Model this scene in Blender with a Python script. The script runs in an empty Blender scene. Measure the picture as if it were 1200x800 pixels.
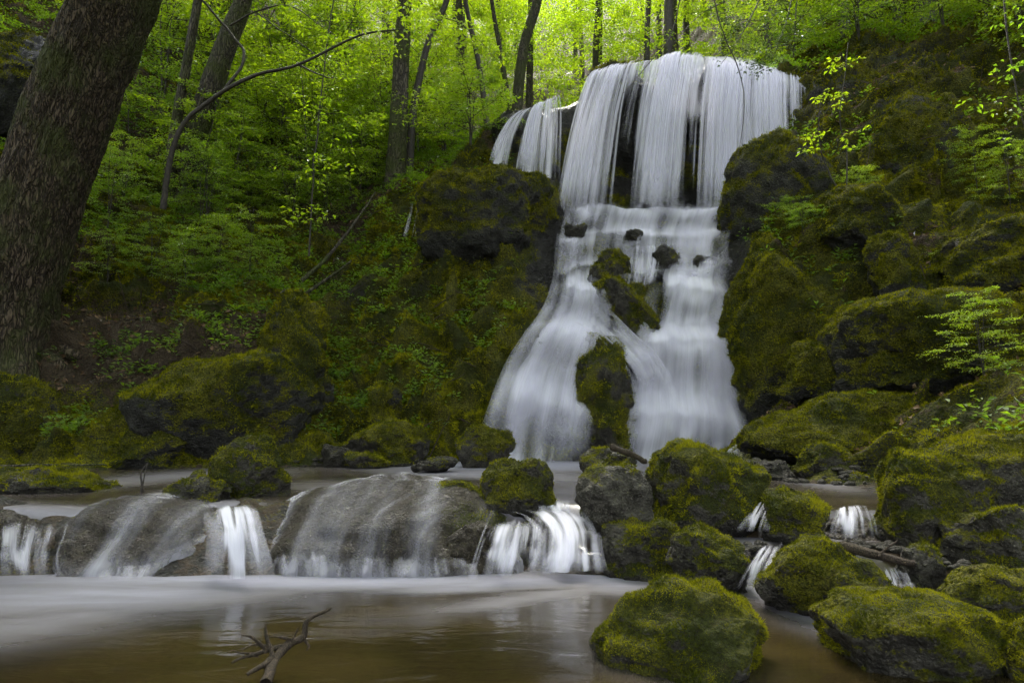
import bpy, math, random
import numpy as np
from mathutils import Vector
rng = np.random.default_rng(7)
random.seed(7)
scn = bpy.context.scene
COL = scn.collection

# ------------------------------------------------------------------ camera, light, exposure
PITCH = math.atan(0.125)
FOC = 800.0                     # focal length in units of a 1200 px wide frame
CAMZ = 1.0
cam_d = bpy.data.cameras.new("camera"); cam = bpy.data.objects.new("camera", cam_d); COL.objects.link(cam)
cam.location = (0, 0, CAMZ); cam.rotation_euler = (math.radians(90) + PITCH, 0, 0)
cam_d.sensor_width = 36; cam_d.lens = 24; cam_d.clip_start = 0.05; cam_d.clip_end = 600
scn.camera = cam
SUN_EL, SUN_AZ = math.radians(50), math.radians(-10)     # azimuth measured from +Y (up the valley) towards +X
w = bpy.data.worlds.new("World"); scn.world = w; w.use_nodes = True
nt = w.node_tree; bg = nt.nodes["Background"]
sky = nt.nodes.new("ShaderNodeTexSky"); sky.sky_type = 'NISHITA'; sky.sun_disc = False
sky.sun_elevation = SUN_EL; sky.sun_rotation = SUN_AZ; sky.air_density = 1.0; sky.dust_density = 4.0; sky.ozone_density = 1.0
hs = nt.nodes.new("ShaderNodeHueSaturation"); hs.inputs['Saturation'].default_value = .34   # a thin overcast over the blue
nt.links.new(sky.outputs[0], hs.inputs['Color']); nt.links.new(hs.outputs[0], bg.inputs[0]); bg.inputs[1].default_value = 0.15
sd = bpy.data.lights.new("sun", 'SUN'); sd.energy = 2.2; sd.angle = math.radians(24); sd.color = (1.0, 0.95, 0.86)
sun = bpy.data.objects.new("sun", sd); COL.objects.link(sun)
sdir = Vector((math.sin(SUN_AZ) * math.cos(SUN_EL), math.cos(SUN_AZ) * math.cos(SUN_EL), math.sin(SUN_EL)))
sun.rotation_euler = sdir.to_track_quat('Z', 'Y').to_euler(); sun.location = (6, 20, 40)
vs = scn.view_settings; vs.view_transform = 'Standard'; vs.look = 'None'; vs.exposure = 2.65; vs.gamma = 1.0
scn.render.engine = 'CYCLES'
cy = scn.cycles; cy.use_denoising = True; cy.max_bounces = 6; cy.diffuse_bounces = 3; cy.glossy_bounces = 2
cy.transmission_bounces = 2; cy.transparent_max_bounces = 32; cy.caustics_reflective = False; cy.caustics_refractive = False
cy.sample_clamp_indirect = 4.0
try: cy.denoiser = 'OPENIMAGEDENOISE'; cy.denoising_prefilter = 'ACCURATE'
except Exception: pass

# ------------------------------------------------------------------ small maths
SP, CP = math.sin(PITCH), math.cos(PITCH)
def PX(u, v, Y):
    """photograph pixel (1200x800) at world distance Y -> world point(s)"""
    u, v, Y = np.broadcast_arrays(np.asarray(u, float), np.asarray(v, float), np.asarray(Y, float))
    a = (u - 600) / FOC; b = (400 - v) / FOC
    t = Y / (CP - b * SP)
    return np.stack([a * t, Y, CAMZ + t * (SP + b * CP)], -1)
def PROJ(P):
    P = np.asarray(P, float)
    x, y, z = P[..., 0], P[..., 1], P[..., 2] - CAMZ
    d = np.maximum(y * CP + z * SP, 1e-3); b = -y * SP + z * CP
    return 600 + FOC * x / d, 400 - FOC * b / d
def sstep(a, b, x):
    t = np.clip((x - a) / (b - a), 0, 1); return t * t * (3 - 2 * t)
TAB = np.random.default_rng(3).random((64, 64, 64)).astype(np.float32)
def vnoise(P):
    i = np.floor(P).astype(np.int64); f = P - i; f = f * f * f * (f * (f * 6 - 15) + 10)
    a, b = i & 63, (i + 1) & 63
    fx, fy, fz = f[..., 0], f[..., 1], f[..., 2]
    def g(X, Y, Z): return TAB[X, Y, Z]
    x0, x1, y0, y1, z0, z1 = a[..., 0], b[..., 0], a[..., 1], b[..., 1], a[..., 2], b[..., 2]
    c00 = g(x0, y0, z0) * (1 - fx) + g(x1, y0, z0) * fx; c10 = g(x0, y1, z0) * (1 - fx) + g(x1, y1, z0) * fx
    c01 = g(x0, y0, z1) * (1 - fx) + g(x1, y0, z1) * fx; c11 = g(x0, y1, z1) * (1 - fx) + g(x1, y1, z1) * fx
    c0 = c00 * (1 - fy) + c10 * fy; c1 = c01 * (1 - fy) + c11 * fy
    return (c0 * (1 - fz) + c1 * fz) * 2 - 1
def fbm(P, s=1.0, o=4, gain=.5, off=0.0, ridge=False):
    P = np.asarray(P, float) * s + off; r = 0; a = 1; tot = 0
    for k in range(o):
        n = vnoise(P)
        if ridge: n = 1 - 2 * np.abs(n)
        r = r + a * n; tot += a; a *= gain; P = P * 2.03 + 17.3
    return r / tot
JIT = np.random.default_rng(5).random((32, 32, 32, 3)).astype(np.float32)
def worley(P, s=1.0):
    P = np.asarray(P, float) * s; i = np.floor(P).astype(np.int64); f = P - i
    best = np.full(P.shape[:-1], 9.0)
    for dx in (-1, 0, 1):
        for dy in (-1, 0, 1):
            for dz in (-1, 0, 1):
                c = i + (dx, dy, dz); q = JIT[c[..., 0] & 31, c[..., 1] & 31, c[..., 2] & 31]
                d = (q + (dx, dy, dz)) - f; best = np.minimum(best, (d * d).sum(-1))
    return np.sqrt(best)
def unit(v): return v / np.maximum(np.linalg.norm(v, axis=-1, keepdims=True), 1e-9)

# ------------------------------------------------------------------ mesh helpers
def tag(o, label=None, cat=None, group=None, kind=None):
    if label: o['label'] = label
    if cat: o['category'] = cat
    if group: o['group'] = group
    if kind: o['kind'] = kind
    return o
def empty(name, loc):
    o = bpy.data.objects.new(name, None); o.location = Vector([float(c) for c in loc]); o.empty_display_size = .2
    COL.objects.link(o); return o
def mesh_data(name, V, F, mat, smooth=True, attrs=None, uv=None, mats=None, midx=None):
    """V (n,3); F (m,3|4) int array"""
    V = np.ascontiguousarray(V, np.float32); F = np.ascontiguousarray(F, np.int32)
    k = F.shape[1]; m = bpy.data.meshes.new(name)
    m.vertices.add(len(V)); m.vertices.foreach_set("co", V.ravel())
    m.loops.add(F.size); m.loops.foreach_set("vertex_index", F.ravel())
    m.polygons.add(len(F)); m.polygons.foreach_set("loop_start", np.arange(0, F.size, k, dtype=np.int32))
    m.polygons.foreach_set("loop_total", np.full(len(F), k, np.int32))
    m.update(calc_edges=True)
    m.polygons.foreach_set("use_smooth", np.full(len(F), bool(smooth)))
    for mm in (mats or [mat]): m.materials.append(mm)
    if midx is not None: m.polygons.foreach_set("material_index", np.asarray(midx, np.int32))
    for an, av in (attrs or {}).items():
        at = m.attributes.new(an, 'FLOAT', 'POINT'); at.data.foreach_set("value", np.ascontiguousarray(av, np.float32))
    if uv is not None:
        l = m.uv_layers.new(name="UVMap"); l.data.foreach_set("uv", np.ascontiguousarray(uv[F.ravel()], np.float32).ravel())
    m.validate(); return m
def mk(name, V, F, mat, parent=None, org=None, **kw):
    """link a mesh object; V are world coordinates; its origin is put at org (or its parent's)"""
    V = np.asarray(V, float)
    if org is None:
        org = np.array(parent.location) if parent is not None else np.array([V[:, 0].mean(), V[:, 1].mean(), V[:, 2].min()])
    org = np.asarray(org, float)
    o = bpy.data.objects.new(name, mesh_data(name, V - org, F, mat, **kw)); COL.objects.link(o)
    if parent is not None:
        o.parent = parent; po = parent
        base = np.zeros(3)
        while po is not None: base += np.array(po.location); po = po.parent
        o.location = Vector(org - base)
    else: o.location = Vector(org)
    return o
def grid_faces(nr, nc):
    i = np.arange(nr - 1)[:, None] * nc + np.arange(nc - 1)[None]
    return np.stack([i, i + 1, i + nc + 1, i + nc], -1).reshape(-1, 4)
class MB:
    def __init__(s): s.V = []; s.F = []; s.n = 0
    def add(s, V, F):
        s.V.append(np.asarray(V, float)); s.F.append(np.asarray(F) + s.n); s.n += len(V)
    def tube(s, pts, rad, n=8, rough=0.0, cap=True):
        pts = np.asarray(pts, float); rad = np.broadcast_to(np.asarray(rad, float), (len(pts),))
        T = unit(np.gradient(pts, axis=0)); ref = np.array([0.3, -.9, .2]) if abs(T[0] @ np.array([0.3, -.9, .2])) < .8 else np.array([1., 0, 0])
        A = unit(np.cross(T, ref)); B = np.cross(T, A)
        th = np.arange(n) / n * 2 * np.pi
        ring = A[:, None] * np.cos(th)[None, :, None] + B[:, None] * np.sin(th)[None, :, None]
        V = pts[:, None] + ring * rad[:, None, None]
        if rough: V = V + ring * (rad[:, None] * rough * fbm(V, 2.2 / max(rad.mean(), .02) * .3, 3))[..., None]
        m = len(pts); i = np.arange(m - 1)[:, None] * n + np.arange(n)[None]; j = np.arange(m - 1)[:, None] * n + (np.arange(n)[None] + 1) % n
        F = np.stack([i, j, j + n, i + n], -1).reshape(-1, 4)
        V = V.reshape(-1, 3)
        if cap:
            V = np.vstack([V, pts[-1] + T[-1] * rad[-1] * .8]); c = len(V) - 1; l = (m - 1) * n
            F = np.vstack([F, [[l + q, l + (q + 1) % n, c, c] for q in range(n)]])
        s.add(V, F)
    def get(s): return np.vstack(s.V), np.vstack(s.F)
def curve(pts, n):
    """Catmull-Rom through pts"""
    P = np.asarray(pts, float); P = np.vstack([2 * P[0] - P[1], P, 2 * P[-1] - P[-2]])
    k = len(P) - 3; t = np.linspace(0, k - 1e-6, n); i = t.astype(int); f = (t - i)[:, None]
    a, b, c, d = P[i], P[i + 1], P[i + 2], P[i + 3]
    return .5 * (2 * b + (c - a) * f + (2 * a - 5 * b + 4 * c - d) * f ** 2 + (3 * b - 3 * c + d - a) * f ** 3)

# ------------------------------------------------------------------ materials
def new_mat(name):
    m = bpy.data.materials.new(name); m.use_nodes = True; t = m.node_tree; t.nodes.clear()
    o = t.nodes.new("ShaderNodeOutputMaterial"); return m, t, o
def N(t, typ, **kw):
    n = t.nodes.new(typ)
    for k, v in kw.items():
        if k.startswith('i_'): n.inputs[k[2:].replace('_', ' ')].default_value = v
        else: setattr(n, k, v)
    return n
def noise(t, vec, scale, detail=5, rough=.55, dist=0.0):
    n = N(t, "ShaderNodeTexNoise"); n.inputs['Scale'].default_value = scale; n.inputs['Detail'].default_value = detail
    n.inputs['Roughness'].default_value = rough; n.inputs['Distortion'].default_value = dist
    t.links.new(vec, n.inputs['Vector']); return n.outputs[0]
def mapr(t, x, a, b, c=0.0, d=1.0, smooth=True):
    n = N(t, "ShaderNodeMapRange"); n.interpolation_type = 'SMOOTHSTEP' if smooth else 'LINEAR'
    for i, v in zip((1, 2, 3, 4), (a, b, c, d)): n.inputs[i].default_value = v
    t.links.new(x, n.inputs[0]); return n.outputs[0]
def math_(t, op, a, b=None, clamp=False):
    n = N(t, "ShaderNodeMath", operation=op, use_clamp=clamp)
    for i, v in enumerate((a, b)):
        if v is None: continue
        if isinstance(v, (int, float)): n.inputs[i].default_value = v
        else: t.links.new(v, n.inputs[i])
    return n.outputs[0]
def mixc(t, f, a, b):
    n = N(t, "ShaderNodeMix", data_type='RGBA')
    for s, v in ((n.inputs[0], f), (n.inputs[6], a), (n.inputs[7], b)):
        if isinstance(v, (int, float)): s.default_value = v
        elif isinstance(v, tuple): s.default_value = (*v, 1)
        else: t.links.new(v, s)
    return n.outputs[2]
def attr(t, name): return N(t, "ShaderNodeAttribute", attribute_name=name).outputs['Fac']
def bump(t, h, strength, dist, nrm=None):
    n = N(t, "ShaderNodeBump"); n.inputs['Strength'].default_value = strength; n.inputs['Distance'].default_value = dist
    t.links.new(h, n.inputs['Height'])
    if nrm is not None: t.links.new(nrm, n.inputs['Normal'])
    return n.outputs[0]
def pos(t): return N(t, "ShaderNodeNewGeometry").outputs['Position']

def rock_material(name, rockA, rockB, mossA, mossB, soil=(.045, .032, .02), scale=1.0, wetgloss=.35):
    """wet stone under moss; the vertex values moss, litter and wet say where each lies"""
    m, t, o = new_mat(name); P = pos(t)
    n1 = noise(t, P, 1.3 * scale, 6); n2 = noise(t, P, 7 * scale, 6, .6); n3 = noise(t, P, 38 * scale, 5, .65); n4 = noise(t, P, 130 * scale, 3, .6)
    rk = mixc(t, mapr(t, n2, .35, .68), rockA, rockB)
    rk = mixc(t, mapr(t, n3, .52, .68), rk, tuple(min(1, c * 1.7) for c in rockB))
    ms = mixc(t, mapr(t, n1, .38, .62), mossA, mossB)
    ms = mixc(t, mapr(t, n3, .35, .7), tuple(c * .55 for c in mossA), ms)
    ms = mixc(t, math_(t, 'MULTIPLY', mapr(t, n2, .55, .72), .65), ms, (.05, .035, .012))
    mo = math_(t, 'ADD', attr(t, 'moss'), math_(t, 'MULTIPLY', math_(t, 'SUBTRACT', n3, .5), 1.3))
    mo = mapr(t, math_(t, 'ADD', mo, math_(t, 'MULTIPLY', math_(t, 'SUBTRACT', n2, .5), .9)), .42, .62)
    li = mapr(t, math_(t, 'ADD', attr(t, 'litter'), math_(t, 'MULTIPLY', math_(t, 'SUBTRACT', n2, .5), 1.2)), .4, .6)
    so = mixc(t, mapr(t, n3, .4, .62), soil, tuple(c * 2.2 for c in soil))
    wet = attr(t, 'wet')
    rk = mixc(t, math_(t, 'MULTIPLY', wet, .62), rk, tuple(c * .3 for c in rockA))
    c = mixc(t, mo, rk, ms); c = mixc(t, li, c, so)
    b = N(t, "ShaderNodeBsdfPrincipled"); t.links.new(c, b.inputs['Base Color'])
    ro = mixc(t, mo, mixc(t, wet, (.6,) * 3, (wetgloss,) * 3), (.92,) * 3)
    t.links.new(ro, b.inputs['Roughness']); b.inputs['Specular IOR Level'].default_value = .25
    vor = N(t, "ShaderNodeTexVoronoi", feature='F1'); vor.inputs['Scale'].default_value = 30 * scale; t.links.new(P, vor.inputs['Vector'])
    h = math_(t, 'ADD', math_(t, 'MULTIPLY', n2, 1.6), math_(t, 'MULTIPLY', n3, .8))
    h = math_(t, 'ADD', h, math_(t, 'MULTIPLY', n4, .25)); h = math_(t, 'SUBTRACT', h, math_(t, 'MULTIPLY', vor.outputs[0], .35))
    v2_ = N(t, "ShaderNodeTexVoronoi", feature='DISTANCE_TO_EDGE'); v2_.inputs['Scale'].default_value = 4.5 * scale
    wn = N(t, "ShaderNodeTexNoise"); wn.inputs['Scale'].default_value = 5 * scale; t.links.new(P, wn.inputs[0]); wsc = N(t, "ShaderNodeVectorMath", operation='SCALE'); wsc.inputs['Scale'].default_value = .35 / scale; t.links.new(wn.outputs[1], wsc.inputs[0])
    wad = N(t, "ShaderNodeVectorMath", operation='ADD'); t.links.new(P, wad.inputs[0]); t.links.new(wsc.outputs[0], wad.inputs[1]); t.links.new(wad.outputs[0], v2_.inputs['Vector'])
    h = math_(t, 'ADD', h, math_(t, 'MULTIPLY', mapr(t, v2_.outputs[0], 0, .10), .16))
    t.links.new(bump(t, h, 1.0, .10 / scale), b.inputs['Normal']); t.links.new(b.outputs[0], o.inputs[0]); return m

def leaf_material(name, cA, cB, trans=.5, tb=1.6, gloss=.12):
    m, t, o = new_mat(name); g = N(t, "ShaderNodeNewGeometry"); r = g.outputs['Random Per Island']
    big = mapr(t, noise(t, g.outputs['Position'], .35, 3), .35, .65)
    c = mixc(t, mapr(t, math_(t, 'ADD', math_(t, 'MULTIPLY', r, .7), math_(t, 'MULTIPLY', big, .5)), .1, 1.1, smooth=False), cA, cB)
    d = N(t, "ShaderNodeBsdfDiffuse"); t.links.new(c, d.inputs[0])
    tr = N(t, "ShaderNodeBsdfTranslucent")
    v = N(t, "ShaderNodeVectorMath", operation='MULTIPLY'); t.links.new(c, v.inputs[0]); v.inputs[1].default_value = (tb * 1.05, tb * 1.1, tb * .5)
    t.links.new(v.outputs[0], tr.inputs[0])
    mx = N(t, "ShaderNodeMixShader"); mx.inputs[0].default_value = trans; t.links.new(d.outputs[0], mx.inputs[1]); t.links.new(tr.outputs[0], mx.inputs[2])
    gl = N(t, "ShaderNodeBsdfGlossy"); gl.inputs['Roughness'].default_value = .45; gl.inputs[0].default_value = (.8, .8, .8, 1)
    fr = N(t, "ShaderNodeFresnel"); fr.inputs[0].default_value = 1.4
    m2 = N(t, "ShaderNodeMixShader"); t.links.new(math_(t, 'MULTIPLY', fr.outputs[0], gloss * 4), m2.inputs[0])
    t.links.new(mx.outputs[0], m2.inputs[1]); t.links.new(gl.outputs[0], m2.inputs[2]); t.links.new(m2.outputs[0], o.inputs[0]); return m

def bark_material(name, a, b_, moss=(.05, .06, .012), mossy=.4, sc=1.0):
    m, t, o = new_mat(name); tc = N(t, "ShaderNodeTexCoord"); P = pos(t)
    mp = N(t, "ShaderNodeMapping"); mp.inputs['Scale'].default_value = (1, 1, .22); t.links.new(P, mp.inputs[0])
    vo = N(t, "ShaderNodeTexVoronoi", feature='DISTANCE_TO_EDGE'); vo.inputs['Scale'].default_value = 11 * sc
    wv = N(t, "ShaderNodeVectorMath", operation='ADD'); nn = N(t, "ShaderNodeTexNoise"); nn.inputs['Scale'].default_value = 6 * sc; t.links.new(mp.outputs[0], nn.inputs[0])
    sc_ = N(t, "ShaderNodeVectorMath", operation='SCALE'); t.links.new(nn.outputs[1], sc_.inputs[0]); sc_.inputs['Scale'].default_value = .22
    t.links.new(mp.outputs[0], wv.inputs[0]); t.links.new(sc_.outputs[0], wv.inputs[1]); t.links.new(wv.outputs[0], vo.inputs['Vector'])
    n2 = noise(t, mp.outputs[0], 22 * sc, 6, .65); n3 = noise(t, P, 1.2, 4)
    edge = mapr(t, vo.outputs[0], .0, .22)
    c = mixc(t, mapr(t, n2, .35, .65), a, b_); c = mixc(t, edge, tuple(x * .35 for x in a), c)
    c = mixc(t, math_(t, 'MULTIPLY', mapr(t, math_(t, 'ADD', n3, math_(t, 'MULTIPLY', n2, .4)), .62, .85), mossy * 2, True), c, moss)
    b = N(t, "ShaderNodeBsdfPrincipled"); t.links.new(c, b.inputs['Base Color']); b.inputs['Roughness'].default_value = .8
    b.inputs['Specular IOR Level'].default_value = .3
    h = math_(t, 'ADD', math_(t, 'MULTIPLY', edge, 1.0), math_(t, 'MULTIPLY', n2, .7))
    t.links.new(bump(t, h, 1.0, .05 / sc), b.inputs['Normal']); t.links.new(b.outputs[0], o.inputs[0]); return m

def silk_material(name, su, sv, lo, hi, col=(.76, .75, .84)):
    """falling water: white strands drawn out along the flow (UV: x across, y along), clear between them"""
    m, t, o = new_mat(name); uv = N(t, "ShaderNodeUVMap").outputs[0]
    def layer(a, b, det=4):
        mp = N(t, "ShaderNodeMapping"); mp.inputs['Scale'].default_value = (a, b, 1); t.links.new(uv, mp.inputs[0])
        return noise(t, mp.outputs[0], 1.0, det, .6)
    a = layer(su, sv); b = layer(su * 3.1, sv * 1.3); c = layer(su * .3, sv * .8, 2)
    s = math_(t, 'ADD', math_(t, 'MULTIPLY', a, .5), math_(t, 'ADD', math_(t, 'MULTIPLY', b, .28), math_(t, 'MULTIPLY', c, .22)))
    den = attr(t, 'flow')
    # the threshold of the strands sinks as the flow gets denser
    x = math_(t, 'ADD', s, math_(t, 'SUBTRACT', den, .5))
    al = mapr(t, x, lo, hi)
    al = math_(t, 'MULTIPLY', al, mapr(t, den, .0, .3))
    d = N(t, "ShaderNodeBsdfDiffuse"); d.inputs[0].default_value = (*col, 1)
    tl = N(t, "ShaderNodeBsdfTranslucent"); tl.inputs[0].default_value = (*col, 1)
    m1 = N(t, "ShaderNodeMixShader"); m1.inputs[0].default_value = .35; t.links.new(d.outputs[0], m1.inputs[1]); t.links.new(tl.outputs[0], m1.inputs[2])
    tr = N(t, "ShaderNodeBsdfTransparent"); m2 = N(t, "ShaderNodeMixShader")
    t.links.new(al, m2.inputs[0]); t.links.new(tr.outputs[0], m2.inputs[1]); t.links.new(m1.outputs[0], m2.inputs[2])
    t.links.new(m2.outputs[0], o.inputs[0]); return m

def strand_material(name, col=(.80, .79, .88)):
    m, t, o = new_mat(name); uv = N(t, "ShaderNodeUVMap").outputs[0]
    mp = N(t, "ShaderNodeMapping"); mp.inputs['Scale'].default_value = (30, 2.0, 1); t.links.new(uv, mp.inputs[0])
    n = noise(t, mp.outputs[0], 1.0, 4, .6)
    al = math_(t, 'MULTIPLY', attr(t, 'flow'), mapr(t, n, .25, .7, .35, 1.0), True)
    d = N(t, "ShaderNodeBsdfDiffuse"); d.inputs[0].default_value = (*col, 1)
    tl = N(t, "ShaderNodeBsdfTranslucent"); tl.inputs[0].default_value = (*col, 1)
    m1 = N(t, "ShaderNodeMixShader"); m1.inputs[0].default_value = .3; t.links.new(d.outputs[0], m1.inputs[1]); t.links.new(tl.outputs[0], m1.inputs[2])
    tr = N(t, "ShaderNodeBsdfTransparent"); m2 = N(t, "ShaderNodeMixShader")
    t.links.new(al, m2.inputs[0]); t.links.new(tr.outputs[0], m2.inputs[1]); t.links.new(m1.outputs[0], m2.inputs[2])
    t.links.new(m2.outputs[0], o.inputs[0]); return m

def pool_material(name, cA, cB, rough=.16):
    m, t, o = new_mat(name); P = pos(t)
    mp = N(t, "ShaderNodeMapping"); mp.inputs['Scale'].default_value = (.7, 1.6, 1); t.links.new(P, mp.inputs[0])
    n1 = noise(t, mp.outputs[0], 1.1, 4, .5, .6); n2 = noise(t, mp.outputs[0], 4.5, 4, .5, .8)
    c = mixc(t, mapr(t, n1, .35, .65), cA, cB)
    fo = attr(t, 'foam')
    st = N(t, "ShaderNodeMapping"); st.inputs['Scale'].default_value = (1.0, 5.0, 1); t.links.new(P, st.inputs[0])
    n3 = noise(t, st.outputs[0], 1.6, 4, .5, .5)
    f = mapr(t, math_(t, 'ADD', fo, math_(t, 'MULTIPLY', math_(t, 'SUBTRACT', n3, .5), math_(t, 'MULTIPLY', fo, .9))), .0, 1.0, smooth=False)
    c = mixc(t, f, c, (.25, .25, .31))
    b = N(t, "ShaderNodeBsdfPrincipled"); t.links.new(c, b.inputs['Base Color'])
    t.links.new(mapr(t, f, 0, .5, rough, .7), b.inputs['Roughness']); b.inputs['IOR'].default_value = 1.33
    t.links.new(bump(t, math_(t, 'ADD', n2, math_(t, 'MULTIPLY', n3, .3)), .12, .05), b.inputs['Normal']); t.links.new(b.outputs[0], o.inputs[0]); return m
def plain(name, c1, c2, sc=8, rough=.7):
    m, t, o = new_mat(name); P = pos(t); n = noise(t, P, sc, 5)
    b = N(t, "ShaderNodeBsdfPrincipled"); t.links.new(mixc(t, mapr(t, n, .35, .65), c1, c2), b.inputs['Base Color']); b.inputs['Roughness'].default_value = rough
    t.links.new(bump(t, n, .6, .02), b.inputs['Normal']); t.links.new(b.outputs[0], o.inputs[0]); return m

M = {}
MA, MBc = (.044, .053, .006), (.195, .18, .011)
M['cliff'] = rock_material('mossy_rock', (.025, .023, .019), (.075, .072, .062), MA, MBc, scale=1.0)
M['boulder'] = rock_material('mossy_boulder', (.035, .031, .023), (.12, .11, .088), MA, MBc, scale=1.6)
M['wetrock'] = rock_material('wet_tufa', (.030, .024, .016), (.105, .088, .064), MA, (.07, .075, .015), scale=1.8, wetgloss=.2)
def moss_mat(name, cA, cB):
    m = leaf_material(name, cA, cB, trans=.25, tb=1.3, gloss=.0)
    for nd in m.node_tree.nodes:
        if nd.type == 'TEX_NOISE': nd.inputs['Scale'].default_value = 5.0; nd.inputs['Detail'].default_value = 6
        if nd.type == 'MATH' and nd.operation == 'MULTIPLY' and abs(nd.inputs[1].default_value - .5) < 1e-3: nd.inputs[1].default_value = .9
        if nd.type == 'MATH' and nd.operation == 'MULTIPLY' and abs(nd.inputs[1].default_value - .7) < 1e-3: nd.inputs[1].default_value = .35
    return m
M['moss_old'] = leaf_material('moss_tufts', (.045, .058, .006), (.17, .175, .012), trans=.3, tb=1.2, gloss=.02)
M['moss_dark'] = leaf_material('dark_moss_tufts', (.022, .03, .005), (.085, .085, .010), trans=.3, tb=1.2, gloss=.02)
M['moss'] = moss_mat('moss_cushion', (.038, .048, .006), (.225, .215, .011))
M['moss_dark'] = moss_mat('dark_moss_cushion', (.038, .048, .005), (.28, .265, .012))
M['leaf'] = leaf_material('beech_leaf', (.095, .165, .006), (.235, .30, .010), trans=.6, tb=2.3)
M['leaf_mid'] = leaf_material('understorey_leaf', (.06, .12, .010), (.17, .25, .012), trans=.55, tb=2.3)
M['leaf_dark'] = leaf_material('conifer_leaf', (.018, .040, .010), (.05, .085, .015), trans=.3, tb=1.3)
M['litter'] = leaf_material('dead_leaf', (.055, .032, .018), (.19, .125, .075), trans=.15, tb=1.0, gloss=.05)
M['bark'] = bark_material('furrowed_bark', (.055, .038, .024), (.13, .095, .065), mossy=.4, sc=1.6)
M['bark_far'] = bark_material('forest_bark', (.06, .05, .035), (.13, .11, .08), mossy=.45, sc=1.6)
M['bark_dark'] = plain('dark_twig_bark', (.018, .014, .010), (.045, .036, .026), 20)
M['wood'] = bark_material('driftwood', (.06, .042, .03), (.17, .12, .085), mossy=.1, sc=6)
M['silk'] = silk_material('falling_water', 32, 1.0, .38, .80)
M['silk_soft'] = silk_material('soft_falling_water', 7, .8, .22, .95)
M['strand'] = strand_material('white_strand')
M['pool'] = pool_material('brown_pool_water', (.016, .012, .0045), (.032, .023, .008), .09)
M['pool_up'] = pool_material('upper_pool_water', (.024, .018, .011), (.050, .038, .025), .18)

# ------------------------------------------------------------------ the terrain: a relief over a plane tilted by 45 degrees
R2 = math.sqrt(2)
CT = []      # control points x,y,z
def cp(u, v, Y): CT.append(PX(u, v, Y))
for r in """
540 530 12.35;470 525 11.9;400 505 11.9;430 535 11.4;500 535 11.9
560 480 12.55;480 480 12.5;410 460 12.9;600 480 12.75;640 530 12.95
600 400 13.0;500 400 13.1;420 400 13.7;550 340 13.4;600 300 13.7;500 300 14.0;430 330 14.6;550 260 14.1;620 250 14.3;640 330 13.8
500 240 14.7;600 215 14.6;550 212 14.7;640 215 14.9;470 265 15.2
370 420 13.6;350 300 15.6;400 260 16.7;380 350 14.8;300 250 16.6;450 230 17.6;500 195 19.5;540 180 20.5;400 150 21
200 240 15.0;150 300 13.4;250 320 13.4;310 340 12.9;340 430 12.2;200 370 12.4;250 400 12.0;100 400 12.0;130 450 11.5;60 430 11.7
200 480 11.2;100 500 11.1;230 535 11.0;60 540 10.9;-60 540 10.7;340 500 11.6;-60 430 11.6;-100 300 13;-100 100 15.5;0 60 15.5;0 200 14.2;100 150 16;60 300 13.2
250 130 19;330 160 20;150 60 20
700 538 13.0;760 538 13.0;860 538 12.9;700 480 13.15;800 480 13.1;700 400 13.4;760 400 13.35;830 385 13.3;660 385 13.5
680 365 13.8;830 365 13.6;750 350 13.8;700 320 14.1;800 320 14.0;840 310 13.9;670 320 14.2;670 290 14.5;760 290 14.6;840 290 14.4;670 262 14.8;760 262 14.9;840 255 14.9
690 246 15.7;760 246 15.8;830 240 15.7;690 180 16.0;760 180 16.2;850 180 16.0;900 150 15.8;930 110 15.9;760 110 16.3;850 110 16.2;700 110 16.2
640 180 15.7;600 190 15.6;640 140 15.9;600 150 15.8
850 520 12.9;868 480 12.7;868 400 12.7;858 320 13.0;850 285 13.3;880 520 11.8;900 470 11.9;930 400 11.5;930 320 11.8;900 285 12.3;1000 270 12.1
985 450 10.7;985 380 10.7;1100 440 9.9;1100 370 10.1;1200 430 9.2;1200 360 9.5;1010 345 11.2;1130 345 10.6;1200 335 10.4
1050 300 11.3;1150 290 11.0;1250 290 10.5;950 245 12.7;1100 240 12.2;1230 225 11.5
850 262 13.6;880 205 14.1;945 152 14.8;950 200 13.4;1050 190 13.0;1200 190 12.3;960 110 14.9;1050 95 13.9;1200 80 13.3;1300 60 13
1000 62 16.5;1100 50 15.8;1200 32 15.5;1100 15 18;950 70 18
900 500 11.0;1000 500 9.6;1000 530 9.0;940 540 9.6;1100 490 8.6;1100 520 7.8;1200 480 7.6;1200 520 6.8;1300 450 7
1150 600 5.4;1250 560 5.5;1300 640 4.2;1200 700 3.6;1300 780 3
""".replace('\n', ';').split(';'):
    if r.strip(): cp(*map(float, r.split()))
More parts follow.
